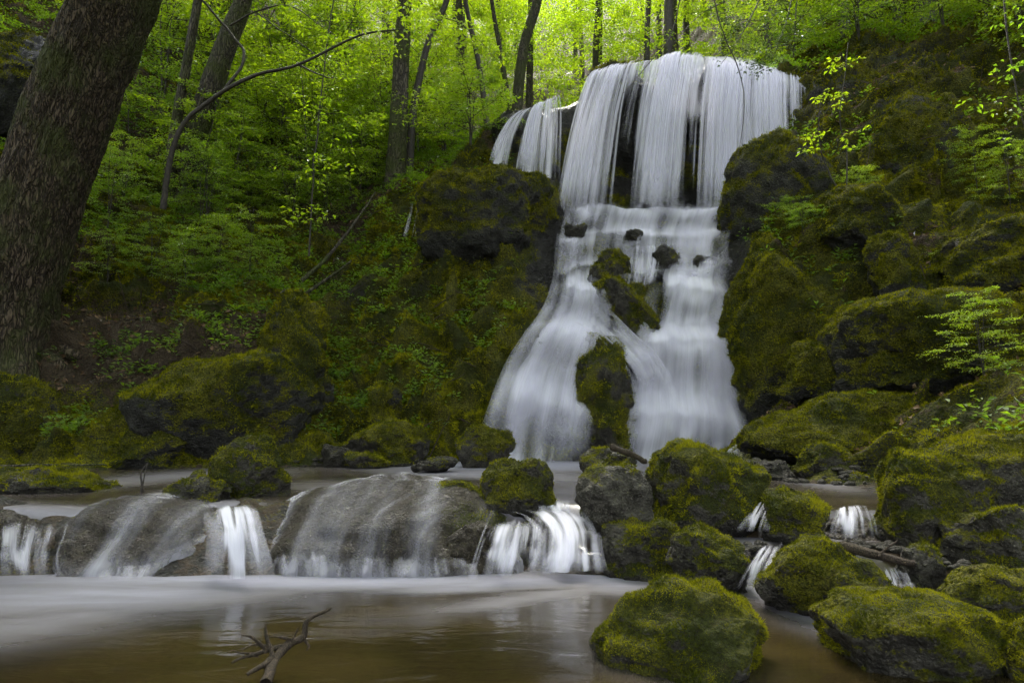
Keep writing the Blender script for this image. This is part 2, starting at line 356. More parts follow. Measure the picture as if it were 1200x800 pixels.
WP = """
-8 1 -.3;-4 1 -.3;0 1 -.3;2 1 -.3;-8 3.5 -.3;-4 3.5 -.3;0 3.5 -.3;1.4 3.4 -.28;2.2 3.2 -.1;-8 4.5 -.1;-4 4.6 -.2;-2 4.6 -.2;0 4.6 -.2;1.3 4.6 -.1;2.6 4.2 .0
-5 5.1 .34;-4 5.1 .34;-3 5.1 .34;-2 5.1 .34;-1 5.1 .34;0 5.1 .34;1.3 5.1 .3;2.5 5.1 .2;-4 4.75 -.15;-2 4.75 -.15;0 4.75 -.15;-1 4.75 -.15;-3 4.75 -.15;-4 6 .3;-2 6 .3;0 6 .3;1.3 6 .3;-6 6 .25;-4 7 .2;-2 7 .15;0 7 .15;2 7 .2;3.2 6.8 .25;-5.5 9 .2;-3 9 .15;0 9 .15;2.5 9 .2;-3 10.5 .15;0 11.5 .15;3 11.3 .2;-5 10.3 .25
-8.5 6 1.2;-9.5 9 1.6;-10 3 1.5;-14 6 5;-16 12 9;-10 -6 2.5;-20 0 8;5.5 1 1.2;4.2 2.6 .5;8 0 3;9 5 5;14 8 10;0 -8 -1.2;-4 -8 -1;4 -8 -.6;12 -8 4;-30 -20 10;30 -20 12;0 -30 -4;60 -20 25;-60 -20 22
1.5 17 9.3;3.5 17.5 9.4;6 17 9.6;2 21 9.8;5 21 10.2;2 27 11;7 27 13;-2 21 10.4;-3 25 11.6;2 36 16;9 19 13;12 19 17;20 18 22;15 30 24;-8 30 19;-15 20 19;-22 22 24;-20 40 32;0 50 28;12 50 34;0 75 48;-40 60 55;40 60 55;60 20 45;-60 20 45;60 100 80;-60 100 80;0 110 75
""".replace('\n', ';')
for r in WP.split(';'):
    if r.strip(): CT.append(np.array(list(map(float, r.split()))))
CT = np.array(CT)
CX, CW, CH = CT[:, 0], (CT[:, 1] + CT[:, 2]) / R2, (CT[:, 2] - CT[:, 1]) / R2
nC = len(CX)
D = np.hypot(CX[:, None] - CX[None], CW[:, None] - CW[None])
A = np.zeros((nC + 3, nC + 3)); A[:nC, :nC] = D - np.eye(nC) * 0.12
A[:nC, nC] = A[nC, :nC] = 1; A[:nC, nC + 1] = A[nC + 1, :nC] = CX; A[:nC, nC + 2] = A[nC + 2, :nC] = CW
SOL = np.linalg.solve(A, np.r_[CH, 0, 0, 0])
def hbase(x, w):
    x = np.asarray(x, float); w = np.asarray(w, float); sh = x.shape; x = x.ravel(); w = w.ravel(); out = np.empty(len(x))
    for a in range(0, len(x), 40000):
        X, Wc = x[a:a + 40000], w[a:a + 40000]
        out[a:a + 40000] = np.hypot(X[:, None] - CX[None], Wc[:, None] - CW[None]) @ SOL[:nC] + SOL[nC] + SOL[nC + 1] * X + SOL[nC + 2] * Wc
    return out.reshape(sh)
def TP(x, w, h): return np.stack([x, (w - h) / R2, (w + h) / R2], -1)
def fallzone(P):
    u, v = PROJ(P); f = sstep(560, 620, u) * (1 - sstep(860, 885, u)) * sstep(11.8, 12.5, P[..., 1]) * (1 - sstep(17, 19, P[..., 1]))
    return f * sstep(.3, .6, P[..., 2])
def hfull(x, w):
    h = hbase(x, w); P = TP(x, w, h)
    Q = P + .35 * np.stack([vnoise(P * .9 + 5), vnoise(P * .9 + 50), vnoise(P * .9 + 90)], -1)
    wet = sstep(.1, .6, P[..., 2])
    fz = fallzone(P); far = sstep(18, 26, P[..., 1])
    amp = (1 - .72 * fz) * wet * (1 - .3 * far)
    d = .34 * np.maximum(0, fbm(Q * (1.25, 1, .6), .95, 4, .5, off=61., ridge=True) + .1) * (.4 + .6 * sstep(19, 16, P[..., 1])) - .08 + .16 * (.55 - worley(Q * (1.2, 1, .8) + 40, 2.1)) + .42 * fbm(Q, .75, 3, .5) + .50 * (1 - 2 * worley(Q * (1, 1, 1.25), 1.25)) * .5 + .22 * (.6 - worley(Q, 3.1)) + .07 * fbm(Q, 5, 3, .55) + .05 * fbm(Q, 3, 3, .5, ridge=True)
    lz = P[..., 2] * .95 + .8 * fbm(P, .45, 3, off=71.); fz_ = lz - np.floor(lz)
    d = d + .26 * (sstep(0, .25, fz_) * (1 - fz_) - .3) * sstep(-.15, .25, fbm(P, .5, 2, off=81.)) * sstep(18, 16, P[..., 1])
    bed = (1 - wet) * .05 * fbm(P, 1.5, 3)
    return h + d * amp + bed

# lookup grid
LX = np.arange(-30, 30.01, .08); LW = np.arange(-4, 60.01, .08)
gx, gw = np.meshgrid(LX, LW); LH = hfull(gx, gw)
def hlook(x, w):
    fx = np.clip((x - LX[0]) / .08, 0, len(LX) - 1.001); fw = np.clip((w - LW[0]) / .08, 0, len(LW) - 1.001)
    i = fx.astype(int); j = fw.astype(int); a = fx - i; b = fw - j
    return (LH[j, i] * (1 - a) + LH[j, i + 1] * a) * (1 - b) + (LH[j + 1, i] * (1 - a) + LH[j + 1, i + 1] * a) * b
def below(P): return (P[..., 2] - P[..., 1]) / R2 < hlook(P[..., 0], (P[..., 1] + P[..., 2]) / R2)
def HIT(u, v, y0=2.0, y1=60.0, n=600):
    """first terrain surface behind a photograph pixel -> distance Y"""
    u = np.asarray(u, float); v = np.asarray(v, float); u, v = np.broadcast_arrays(u, v)
    res = np.full(u.shape, y1); done = np.zeros(u.shape, bool); Ys = y0 * (y1 / y0) ** (np.arange(n) / (n - 1)); prev = y0
    for Y in Ys:
        b = below(PX(u, v, Y)) & ~done
        if b.any():
            lo = np.full(u.shape, prev); hi = np.full(u.shape, Y)
            for _ in range(8):
                mid = (lo + hi) / 2; q = below(PX(u, v, mid)); hi = np.where(q, mid, hi); lo = np.where(q, lo, mid)
            res = np.where(b, hi, res); done |= b
        prev = Y
    return res
def GZ(x, y):
    """terrain height at x,y (from above)"""
    x = np.asarray(x, float); y = np.asarray(y, float); x, y = np.broadcast_arrays(x, y)
    hi = np.full(x.shape, 70.0); res = np.full(x.shape, -3.0); done = np.zeros(x.shape, bool)
    for z in np.arange(60, -3, -.3):
        b = below(np.stack([x, y, np.full(x.shape, z)], -1)) & ~done
        if b.any():
            lo = np.full(x.shape, z); h2 = np.full(x.shape, z + .3)
            for _ in range(7):
                mid = (lo + h2) / 2; q = below(np.stack([x, y, mid], -1)); lo = np.where(q, mid, lo); h2 = np.where(q, h2, mid)
            res = np.where(b, lo, res); done |= b
    return res

def normals_grid(P):
    a = np.gradient(P, axis=0); b = np.gradient(P, axis=1); n = unit(np.cross(b, a)); return n
NCI, NO = 760, 26
wr = np.concatenate([np.linspace(-28, 4, 40)[:-1], np.linspace(4, 10, 130)[:-1], np.linspace(10, 26, 620)[:-1], 26 + 100 * np.linspace(0, 1, 110) ** 1.6])
ain = np.linspace(-1, 1, NCI)
hw = np.clip(3 + .62 * np.clip(wr, 0, 60), 6, 40)
xo = np.linspace(0, 1, NO + 1)[1:] ** 1.8
X = np.concatenate([(-hw[:, None] - (130 - hw[:, None]) * xo[None, ::-1]), ain[None] * hw[:, None], hw[:, None] + (130 - hw[:, None]) * xo[None]], 1)
Wg = np.broadcast_to(wr[:, None], X.shape)
TPt = TP(X, Wg, hfull(X, Wg)); TN = normals_grid(TPt); TN = np.where((TN @ np.array([0, -1, 1.]))[..., None] < 0, -TN, TN)
def region_values(P, Nn):
    u, v = PROJ(P); up = Nn[..., 2]; y = P[..., 1]
    big = fbm(P, .5, 3, off=3.); med = fbm(P, 1.6, 3, off=9.)
    moss = .80 + .22 * up + .5 * big + .3 * med
    leftbank = (P[..., 0] < -3.5) & (y > 9.5) & (y < 17)
    litter = np.where(leftbank, .30 + .5 * fbm(P, .45, 3, off=21.) + .35 * (sstep(330, 380, v) * (1 - sstep(430, 470, v)) * (1 - sstep(330, 380, u))), 0)
    litter = np.where(y > 15.8, .6 + .3 * big, litter)
    top = (P[..., 0] > 4.5) & (P[..., 2] > 6.5); litter = np.where(top, .15 + .55 * sstep(.35, .8, up) + .2 * med, litter)
    litter = np.where((P[..., 0] > 3) & (P[..., 2] < 6.5) & (y < 16), .22 + .5 * med + .2 * up, litter)
    fz = fallzone(P)
    strip = sstep(615, 655, u + 60 * med) * (1 - sstep(870, 890, u)) * sstep(12, 12.6, y) * (1 - sstep(16.6, 17, y))
    wet = np.clip(strip + .55 * (1 - sstep(.4, 1.1, P[..., 2])) + .5 * sstep(.15, .5, fbm(P, .8, 3, off=33.)), 0, 1)
    moss = moss - .75 * strip * sstep(-.2, .4, med + .2)
    moss = np.where((P[..., 2] < .3) | ((y < 7) & (P[..., 2] < .5)), moss - .7, moss)
    litter = litter * (1 - strip); litter = np.where(P[..., 2] < .42, .5, litter)
    return np.clip(moss, 0, 1.3), np.clip(litter, 0, 1), wet
tm, tl, tw = region_values(TPt, TN)
ground = mk('ground', TPt.reshape(-1, 3), grid_faces(*X.shape), M['cliff'], org=(0, 0, 0), attrs={'moss': tm.ravel(), 'litter': tl.ravel(), 'wet': tw.ravel()})
tag(ground, 'mossy ravine ground and wet rock walls around the stream', 'terrain', kind='structure')

# ------------------------------------------------------------------ moss tufts, leaves
def blades(P, Nn, L, W_, spread=.8, upb=.2, r=rng):
    n = len(P); d = unit(Nn + spread * r.normal(size=(n, 3)) * .6 + np.array([0, 0, upb]))
    s = unit(np.cross(d, r.normal(size=(n, 3)))); L = (L * (.5 + r.random(n)))[:, None]; W2 = (W_ * (.6 + .8 * r.random(n)))[:, None] / 2
    P0 = P - Nn * L * .15
    V = np.stack([P0 - s * W2, P0 + s * W2, P0 + d * L + s * W2 * .25], 1).reshape(-1, 3)
    return V, np.arange(3 * n).reshape(-1, 3)
def sample_grid(P, Nn, wgt, n, r=rng):
    a = P[1:, :-1] - P[:-1, :-1]; b = P[:-1, 1:] - P[:-1, :-1]; ar = np.linalg.norm(np.cross(a, b), axis=-1) * wgt[:-1, :-1]
    p = ar.ravel() / ar.sum(); idx = r.choice(len(p), n, p=p); i, j = np.unravel_index(idx, ar.shape)
    f, g = r.random((2, n, 1)); Q = P[i, j] + a[i, j] * f + b[i, j] * g
    return Q, Nn[i, j], i, j
uu, vv = PROJ(TPt); infr = (uu > -80) & (uu < 1280) & (vv > -80) & (vv < 860) & (TPt[..., 1] > 2)
dens = infr * np.clip(tm - .35, 0, 1) * (1 - sstep(.45, .7, tl)) * (TPt[..., 2] > .42) / np.maximum(TPt[..., 1], 5) ** 1.2 * (TPt[..., 1] < 21)
dens = dens * sstep(-.25, .1, fbm(TPt, 3.5, 2, off=77.))
Q, Nq, i, j = sample_grid(TPt, TN, dens, 420000)
V, F = blades(Q, Nq, .0036 * np.maximum(Q[:, 1], 6) * (1 + np.clip(fbm(Q, 4, 3, off=4.) * 2, -.75, 1)), .0017 * np.maximum(Q[:, 1], 6), .8, .1)
o = mk('moss', V, F, M['moss_dark'], org=(0, 0, 0), smooth=False); tag(o, 'dark and golden moss covering the wet ravine walls', 'moss', kind='stuff')

def leafmesh(P, D_, Nn, S, wid=.55, fold=.12):
    """4-vertex folded leaves: base, side, tip, side"""
    S = np.asarray(S).reshape(-1, 1); D_ = unit(D_); s = unit(np.cross(D_, Nn)); n2 = np.cross(s, D_)
    mid = P + D_ * S * .45
    V = np.stack([P, mid + s * S * wid / 2 + n2 * S * fold, P + D_ * S - n2 * S * .08, mid - s * S * wid / 2 + n2 * S * fold], 1).reshape(-1, 3)
    return V, np.arange(4 * len(P)).reshape(-1, 4)
# ground cover herbs and leaf litter
u2, v2 = uu, vv
leftb = sstep(-3.2, -4.5, TPt[..., 0]) * (TPt[..., 2] > .7)
hd = infr * (TPt[..., 1] < 24) * (TPt[..., 2] > .75) * sstep(.05, .35, fbm(TPt, .55, 3, off=41.) + .12 + .25 * leftb * sstep(420, 200, vv) + .45 * sstep(15.5, 17, TPt[..., 1])) * sstep(.25, .6, TN[..., 2] + .1)
hd = hd * (1 - fallzone(TPt)) / np.maximum(TPt[..., 1], 6) ** 1.0 * np.where((TPt[..., 0] > 3) & (TPt[..., 1] < 15.5), np.where(TPt[..., 1] < 11, .10, .30), 1.0)
Q, Nq, i, j = sample_grid(TPt, TN, hd, 13000)
k = 8; az = rng.random((len(Q), 1)) * 6.28 + np.arange(k)[None] * 2.4; el = rng.uniform(.15, 1.1, (len(Q), k)); hh = rng.uniform(.02, .22, (len(Q), k)) * rng.uniform(.5, 1.4, (len(Q), 1))
Dd = np.stack([np.cos(az) * np.cos(el), np.sin(az) * np.cos(el), np.sin(el) * .5], -1)
Pp = Q[:, None] + np.array([0, 0, 1.]) * hh[..., None] + Dd * .05
V, F = leafmesh(Pp.reshape(-1, 3), Dd.reshape(-1, 3), np.array([0, 0, 1.]) + .3 * rng.normal(size=(len(Q) * k, 3)), rng.uniform(.05, .12, len(Q) * k), .5)
o = mk('ground_cover', V, F, M['leaf_mid'], org=(0, 0, 0), smooth=False); tag(o, 'low green herbs growing over the ravine slopes', 'ground cover', kind='stuff')
ld = infr * sstep(.4, .65, tl) * (TPt[..., 2] > .6) * (TPt[..., 1] < 20) * sstep(.1, .5, TN[..., 2])
Q, Nq, i, j = sample_grid(TPt, TN, ld, 16000)
Nl = unit(Nq + .5 * rng.normal(size=Q.shape)); V, F = leafmesh(Q + Nq * .02, np.cross(Nl, rng.normal(size=Q.shape)), Nl, rng.uniform(.06, .13, len(Q)), .6)
o = mk('leaf_litter', V, F, M['litter'], org=(0, 0, 0), smooth=False); tag(o, 'brown dead leaves lying on the banks', 'leaf litter', kind='stuff')

# ------------------------------------------------------------------ boulders
import bmesh
_ico = {}
def ico(s):
    if s not in _ico:
        b = bmesh.new(); bmesh.ops.create_icosphere(b, subdivisions=s, radius=1)
        _ico[s] = (np.array([v.co[:] for v in b.verts]), np.array([[v.index for v in f.verts] for f in b.faces])); b.free()
    return _ico[s]
def vert_normals(V, F):
    fn = np.cross(V[F[:, 1]] - V[F[:, 0]], V[F[:, 2]] - V[F[:, 0]]); n = np.zeros_like(V)
    for k in range(3): np.add.at(n, F[:, k], fn)
    return unit(n)
def make_rock(c, r, seed, p=2.6, rough=.16, cuts=7, yaw=None, tilt=0.0, sub=6, flat=0.0, under=0.0, lump=.03):
    g = np.random.default_rng(seed); d, F = ico(sub); V = d.copy()
    q = unit(g.normal(size=(3,))); ang = g.uniform(0, 6.28)
    # facets: cut by random planes, softly
    for _ in range(cuts):
        n = unit(g.normal(size=3) * (1, 1, .8)); cc = g.uniform(.62, .86); e = V @ n - cc
        V = V - n * (np.where(e > 0, e * .95, 0))[:, None]
    rr = (np.abs(V) ** p).sum(1) ** (1 / p); V = V * (np.linalg.norm(V, axis=1) / np.maximum(rr, 1e-6))[:, None] ** .8
    V = V / np.abs(V).max(0)
    if flat: V[:, 2] = np.where(V[:, 2] > 1 - flat, 1 - flat + (V[:, 2] - 1 + flat) * .25, V[:, 2])
    n = unit(d + .4 * V)
    V = V + n * (rough * fbm(V, 1.5, 5, .52, off=seed * 3.7))[:, None] - n * (.05 * np.maximum(0, fbm(V, 3.2, 3, .5, off=seed * 1.7, ridge=True) - .1))[:, None]
    V = V * np.asarray(r)
    yaw = g.uniform(-.3, .3) if yaw is None else yaw
    cz, sz = math.cos(yaw), math.sin(yaw); V = V @ np.array([[cz, sz, 0], [-sz, cz, 0], [0, 0, 1]])
    ct, st = math.cos(tilt), math.sin(tilt); V = V @ np.array([[ct, 0, -st], [0, 1, 0], [st, 0, ct]])
    V = V + np.asarray(c)
    if under: V[:, :2] = (V[:, :2] - np.asarray(c)[:2]) * (1 - under * sstep(.15, -.75, (V[:, 2:3] - c[2]) / r[2])) + np.asarray(c)[:2]
    V = V + vert_normals(V, F) * (lump * (.5 - worley(V + seed, 1 / (lump * 4.2))) + lump * .9 * fbm(V + seed, .4 / lump, 3))[:, None]
    V = V + vert_normals(V, F) * (.018 * min(r) / .4 * fbm(V, 9 / max(min(r), .25) * .4, 4, .6, off=seed))[:, None]
    return V, F
ROCKS = []
def boulder(u0, u1, v0, v1, Y, dep, seed, moss, label, name='boulder', cat='boulder', mat='boulder', p=2.6, wet=.25, tilt=0.0, sink=.25, group=None, tuft=1.0, rough=.20, cuts=9, yaw=None, tm_='moss', flat=0.0, sub=6, upw=.72, under=0.0, lump=None):
    T, B = PX((u0 + u1) / 2, v0, Y), PX((u0 + u1) / 2, v1, Y); L_, R_ = PX(u0, (v0 + v1) / 2, Y), PX(u1, (v0 + v1) / 2, Y)
    hgt = T[2] - B[2]; rx = (R_[0] - L_[0]) / 2; rz = hgt * (1 + sink) / 2; cz = T[2] - rz; ry = rx * dep
    V, F = make_rock(((L_[0] + R_[0]) / 2, Y, cz), (rx * .97, ry, rz * .97), seed, p, rough, cuts, yaw, tilt, sub, flat, under, lump or .012 + .0055 * Y)
    nn = vert_normals(V, F); zf = (V[:, 2] - (B[2])) / max(hgt, .01)
    mo = moss + .20 + upw * (nn[:, 2] - .2) + .75 * fbm(V, 1.2 / max(rx, .2), 3, off=seed * 2.) + .2 * fbm(V, 6, 3, off=5.) - .5 * (1 - sstep(.0, .25, zf))
    mo = np.clip(mo, 0, 1.3); wt = np.clip(wet + .9 * (1 - sstep(.02, .22, zf)), 0, 1)
    root = empty(name, (V[:, 0].mean(), Y, B[2])); tag(root, label, cat, group)
    mk('stone', V, F, M[mat], root, attrs={'moss': mo, 'litter': np.zeros(len(V)), 'wet': wt})
    if tuft > 0:
        fn = np.cross(V[F[:, 1]] - V[F[:, 0]], V[F[:, 2]] - V[F[:, 0]]); ar = np.linalg.norm(fn, axis=1) / 2
        fm = mo[F].mean(1); wg = ar * sstep(.42, .75, fm + .25 * fbm(V[F[:, 0]], 9, 2)) * (V[F[:, 0], 2] > B[2] - .02)
        if wg.sum() > 1e-6:
            s = max(.008, .0034 * Y); n = int(min(75000, wg.sum() / (s * s) * 3.2 * tuft)) + 10
            r_ = np.random.default_rng(seed + 99); fi = r_.choice(len(F), n, p=wg / wg.sum()); a, b = r_.random((2, n, 1)); fl = a + b > 1; a = np.where(fl, 1 - a, a); b = np.where(fl, 1 - b, b)
            Q = V[F[fi, 0]] * (1 - a - b) + V[F[fi, 1]] * a + V[F[fi, 2]] * b
            bv, bf = blades(Q, unit(fn[fi]), s * .95 * (1 + 1.1 * np.clip(fbm(Q, 7, 3, off=4.) * 2, -.75, 1)), s * .5, .9, .25, r_)
            tag(mk('moss', bv, bf, M[tm_], root, smooth=False), kind='stuff')
    return root
G1 = 'mossy boulders in the stream'
boulder(678, 897, 680, 800, 3.15, .85, 11, .50, 'large mossy boulder in the foreground pool, lowest in the middle of the picture', p=2.2, tilt=.05, rough=.13, tuft=1.0, group=G1)
boulder(955, 1190, 694, 800, 3.15, .8, 12, .52, 'wide low mossy boulder in the bottom right corner of the stream', p=2.2, tilt=.15, group=G1, rough=.14)
boulder(883, 1042, 626, 720, 3.95, .85, 13, .42, 'pointed mossy boulder with a brown bare right flank in mid stream', p=2.0, tilt=.12, group=G1)
boulder(783, 882, 616, 690, 4.45, .8, 14, .18, 'small dark wet rock with thin moss behind the foreground boulder', name='rock', cat='rock', wet=.7, group=G1)
boulder(702, 805, 610, 672, 4.85, .8, 15, .30, 'low brown rock shelf with moss beside the small lip cascade', name='rock', cat='rock', wet=.4, p=3.2, group=G1)
boulder(742, 908, 512, 625, 5.5, .85, 16, .72, 'big bright green mossy boulder in front of the waterfall foot', p=2.2, tilt=.1, rough=.12, group=G1)
boulder(673, 773, 543, 618, 5.15, .8, 17, .06, 'grey bare boulder leaning on the bright green mossy boulder', p=3.0, tilt=-.05, wet=.15, group=G1, rough=.1)
boulder(893, 975, 568, 632, 5.0, .9, 18, .42, 'small mossy rock between two little cascades on the right', name='rock', cat='rock', group=G1)
boulder(1014, 1150, 524, 648, 4.9, .9, 19, .50, 'tall mossy boulder at the right bank, front one of the pair', p=2.5, group=G1)
boulder(1085, 1270, 505, 660, 5.3, .9, 20, .55, 'huge mossy boulder at the right edge of the picture, behind its neighbour', p=2.4, group=G1)
boulder(1110, 1260, 575, 680, 4.4, .8, 28, .50, 'rounded mossy boulder at the right edge below the huge one', p=2.4, group=G1)
boulder(928, 998, 520, 562, 8.0, .9, 21, .6, 'small green rock before the foot of the right wall', name='rock', cat='rock', group=G1)
boulder(563, 650, 536, 600, 5.6, .8, 22, .65, 'square mossy rock on the lip of the upper pool', name='rock', cat='rock', p=3.4, group=G1, rough=.12)
boulder(497, 566, 561, 600, 5.6, .8, 23, .6, 'small oval mossy rock left of the square one on the lip', name='rock', cat='rock', p=2.2, group=G1)
boulder(535, 598, 492, 543, 10.6, .8, 24, .40, 'upright mossy block at the left foot of the waterfall', p=3.4, group=G1, tilt=.05)
boulder(243, 347, 511, 590, 6.3, .8, 25, .58, 'rounded mossy boulder standing in the upper pool on the left', p=2.1, tilt=-.05, group=G1, rough=.12)
boulder(195, 282, 556, 596, 5.9, .7, 26, .22, 'low pale rock with patchy moss in front of the rounded boulder', name='rock', cat='rock', wet=.4, group=G1)
boulder(398, 500, 494, 548, 11.2, .8, 27, .6, 'long green rock at the back shore of the upper pool', name='rock', cat='rock', group=G1)
boulder(374, 412, 520, 546, 10.6, .9, 29, -.4, 'small dark wet bare rock beside the overhanging slab', name='rock', cat='rock', wet=1., group=G1, tuft=0)
boulder(404, 456, 530, 548, 10.4, .9, 30, .6, 'tiny moss cushion rock at the back shore', name='rock', cat='rock', group=G1)
boulder(-40, 142, 545, 592, 6.9, .7, 31, .25, 'flat dark mossy slab at the left edge above the stream', name='rock', cat='rock', wet=.6, p=2.8, group=G1)
boulder(678, 752, 524, 556, 7.2, .8, 32, .1, 'dark rock with a short broken log on top', name='rock', cat='rock', wet=.5, group=G1)
boulder(485, 535, 536, 550, 9.5, .9, 33, -.1, 'low grey stone at the waterline left of the waterfall foot', name='rock', cat='rock', wet=.8, group=G1, tuft=.5)
boulder(860, 930, 538, 560, 8.4, 1.2, 34, -.3, 'flat brown wet stone before the right wall', name='rock', cat='rock', wet=.8, group=G1, tuft=0)
boulder(1085, 1240, 655, 735, 3.7, .8, 35, .4, 'low mossy rock in front of the right edge boulders', name='rock', cat='rock', group=G1, wet=.5)
boulder(1165, 1290, 720, 830, 2.9, .8, 36, .45, 'mossy rock cut off by the bottom right corner', name='rock', cat='rock', group=G1)
boulder(1048, 1108, 636, 700, 4.15, .8, 37, .05, 'small bare brown rock at the end of the stranded log', name='rock', cat='rock', group=G1, wet=.6)
# wet domes of the lip
def dome(*a, film=1.0, **k):
    root = dome0(*a, **k); st = [c for c in root.children if c.name.startswith('stone')][0]
    n = len(st.data.vertices); co = np.empty(n * 3, np.float32); st.data.vertices.foreach_get('co', co); co = co.reshape(-1, 3).astype(float) + np.array(root.location)
    F = ico(6)[1]; nn = vert_normals(co, F); keep = (nn[F][:, :, 1].mean(1) < .6) & (nn[F][:, :, 2].mean(1) > -.2) & (co[F][:, :, 2].mean(1) > -.02)
    V = co + nn * .012; x = V[:, 0]; z = V[:, 2]
    sx = np.abs(x - x.mean()) / np.ptp(x) * 2; fl = film * (.20 + .16 * fbm(np.stack([x * 5, 0 * x, z * .5], -1), 1.0, 3) + .30 * sstep(.6, .95, sx) + .12 * sstep(.16, .0, z)); fl = np.clip(fl, 0, .5) * sstep(.55, .3, nn[:, 1])
    UV = np.stack([x * .55 + .12 * vnoise(V * 1.5), z * .9 - .25 * V[:, 1]], -1)
    tag(mk('water_film', V, F[keep], M['silk_soft'], root, attrs={'flow': fl}, uv=UV), kind='stuff'); return root
def dome0(u0, u1, v0, v1, Y, dep, seed, label, moss=-.15, **k):
    return boulder(u0, u1, v0, v1, Y, dep, seed, moss, label, name='wet_rock', cat='rock', mat='wetrock', wet=.55, p=2.15, sink=.8, tuft=.4, upw=.1, lump=.012, group='wet rock domes of the stream lip', **k)
dome(280, 650, 556, 690, 5.75, .85, 41, 'broad wet grey rock dome, widest of the stream lip', rough=.07, cuts=3, yaw=0, film=1.5)
dome(60, 305, 578, 686, 5.5, 1.0, 42, 'brown wet rock dome left of the broadest one', rough=.07, cuts=3, yaw=0, film=1.5)
dome(-90, 78, 600, 680, 5.2, .8, 43, 'wet rock under the stream at the left edge', cuts=4)
dome(560, 712, 596, 690, 5.4, .8, 44, 'wet ledge under the white lip cascade', cuts=3, yaw=0)
dome(505, 612, 612, 692, 5.0, .75, 48, 'small wet dome between the broadest one and the white lip cascade', rough=.12, cuts=3, yaw=0)
dome(930, 1060, 600, 650, 5.3, .8, 45, 'wet ledge under the small right cascade', cuts=3)
dome(840, 915, 640, 700, 4.7, .8, 46, 'wet ledge between the dark rock and the pointed boulder', cuts=3)
dome(1000, 1080, 668, 710, 4.2, .9, 47, 'wet ledge below the stranded log', cuts=3)
# the mossy rocks that part the waterfall
G2 = 'rocks parting the waterfall'
def frock(*a, **k): return boulder(*a, name='rock', cat='rock', group=G2, **k)
frock(668, 748, 384, 560, 12.95, .8, 51, .5, 'tall mossy rock column parting the foot of the waterfall', rough=.3, cuts=10, p=2.3, wet=.6, tm_='moss_dark', sink=.1)
frock(712, 770, 317, 400, 13.25, .9, 52, .5, 'slanting mossy rock in the middle of the cascade', tilt=-.35, wet=.5)
frock(688, 742, 292, 350, 13.75, .9, 53, .3, 'dark rounded rock in the upper left of the cascade', wet=.8, tm_='moss_dark')
frock(762, 803, 288, 320, 13.9, .9, 54, -.1, 'small bare wet rock in the upper right of the cascade', wet=1., tuft=.3)
# rim of the upper fall
G3 = 'rim rocks of the upper waterfall'
def rim(*a, **k): return boulder(*a, name='rim_rock', cat='rock', group=G3, mat='cliff', **k)
rim(574, 662, 124, 240, 15.9, .6, 61, .2, 'grey rock hump carrying the thin left curtain', wet=.9, p=2.4, tuft=.6, tilt=-.25)
rim(690, 800, 78, 190, 16.2, .7, 62, .05, 'dark rim rock showing between the two main curtains', wet=.9, p=2.6)
rim(672, 765, 74, 200, 16.5, .6, 65, .1, 'rim rock under the first of the two main curtains', wet=.9, p=4.0)
rim(780, 900, 82, 190, 16.5, .7, 63, -.3, 'rim rock under the broad right curtain', wet=1., tuft=.3)
rim(880, 965, 84, 190, 16.2, .8, 64, .0, 'rim rock at the right end of the waterfall', wet=.9)
for q, (a, b, c, d, yy, lab) in enumerate([(656, 690, 262, 278, 14.3, 'flat wet stone high at the left side of the cascade'), (806, 838, 300, 316, 13.6, 'flat wet stone at the right side of the cascade'), (652, 676, 330, 348, 13.7, 'dark stone at the left edge of the middle cascade'),
        (728, 752, 270, 284, 14.3, 'little stone under the middle of the upper curtain'), (838, 862, 372, 392, 13.0, 'stone at the right edge of the lower cascade'), (618, 642, 392, 412, 12.9, 'stone at the left edge where the fan widens')]):
    frock(a, b, c, d, yy, 1.0, 140 + q, -.2, lab, wet=1., tuft=.2, sub=5)
# outcrops of the banks
G4 = 'mossy outcrops of the banks'
def crop(*a, **k):
    k.setdefault('tm_', 'moss'); a = list(a); a[4] -= 0 if a[6] in (71, 88, 92, 76, 74) else .42; a[7] = a[7] + .22; k.setdefault('rough', .22); k.setdefault('lump', .09); return boulder(*a, name='outcrop', cat='rock outcrop', group=G4, mat='cliff', **k)
crop(160, 404, 408, 546, 11.8, .85, 71, .25, 'big overhanging mossy slab above the left shore', upw=1.0, sink=.15, under=.25, p=5.0, tilt=.2, rough=.09, cuts=5, lump=.05, tm_='moss')
crop(295, 390, 330, 470, 12.6, .8, 72, .5, 'mossy hump leaning above the overhanging slab', tm_='moss')
crop(135, 215, 246, 318, 14.4, .8, 73, .45, 'mossy knob on the left slope below the leaning trees')
crop(-30, 72, 438, 545, 11.0, .8, 74, .45, 'mossy root mound at the foot of the big trunk', p=2.2)
crop(60, 230, 478, 552, 11.1, .6, 75, .45, 'low mossy bank rock at the left waterline')
crop(-60, 60, 25, 165, 14.6, .8, 76, .1, 'dark bare rock at the upper left edge', wet=1.0, p=3.0)
crop(425, 470, 448, 500, 12.2, .8, 77, .6, 'small moss block at the gully mouth', tm_='moss')
crop(848, 1010, 268, 470, 12.3, .75, 81, .62, 'golden mossy bulge right beside the waterfall', p=2.6, rough=.2, tm_='moss')
crop(972, 1240, 343, 470, 10.4, .7, 82, .42, 'long mossy block with a dark front face on the right bank', p=4.0, rough=.1)
crop(1012, 1085, 270, 352, 11.2, .8, 83, .45, 'square mossy column on the right bank', p=4.0, rough=.1)
crop(1075, 1260, 262, 350, 11.0, .8, 84, .45, 'mossy ledge right of the square column')
crop(940, 1060, 222, 300, 12.2, .8, 85, .6, 'round moss cushion above the golden bulge', p=2.2, tm_='moss')
crop(915, 978, 400, 462, 10.9, .8, 86, .6, 'small bright moss nose below the golden bulge', tm_='moss')
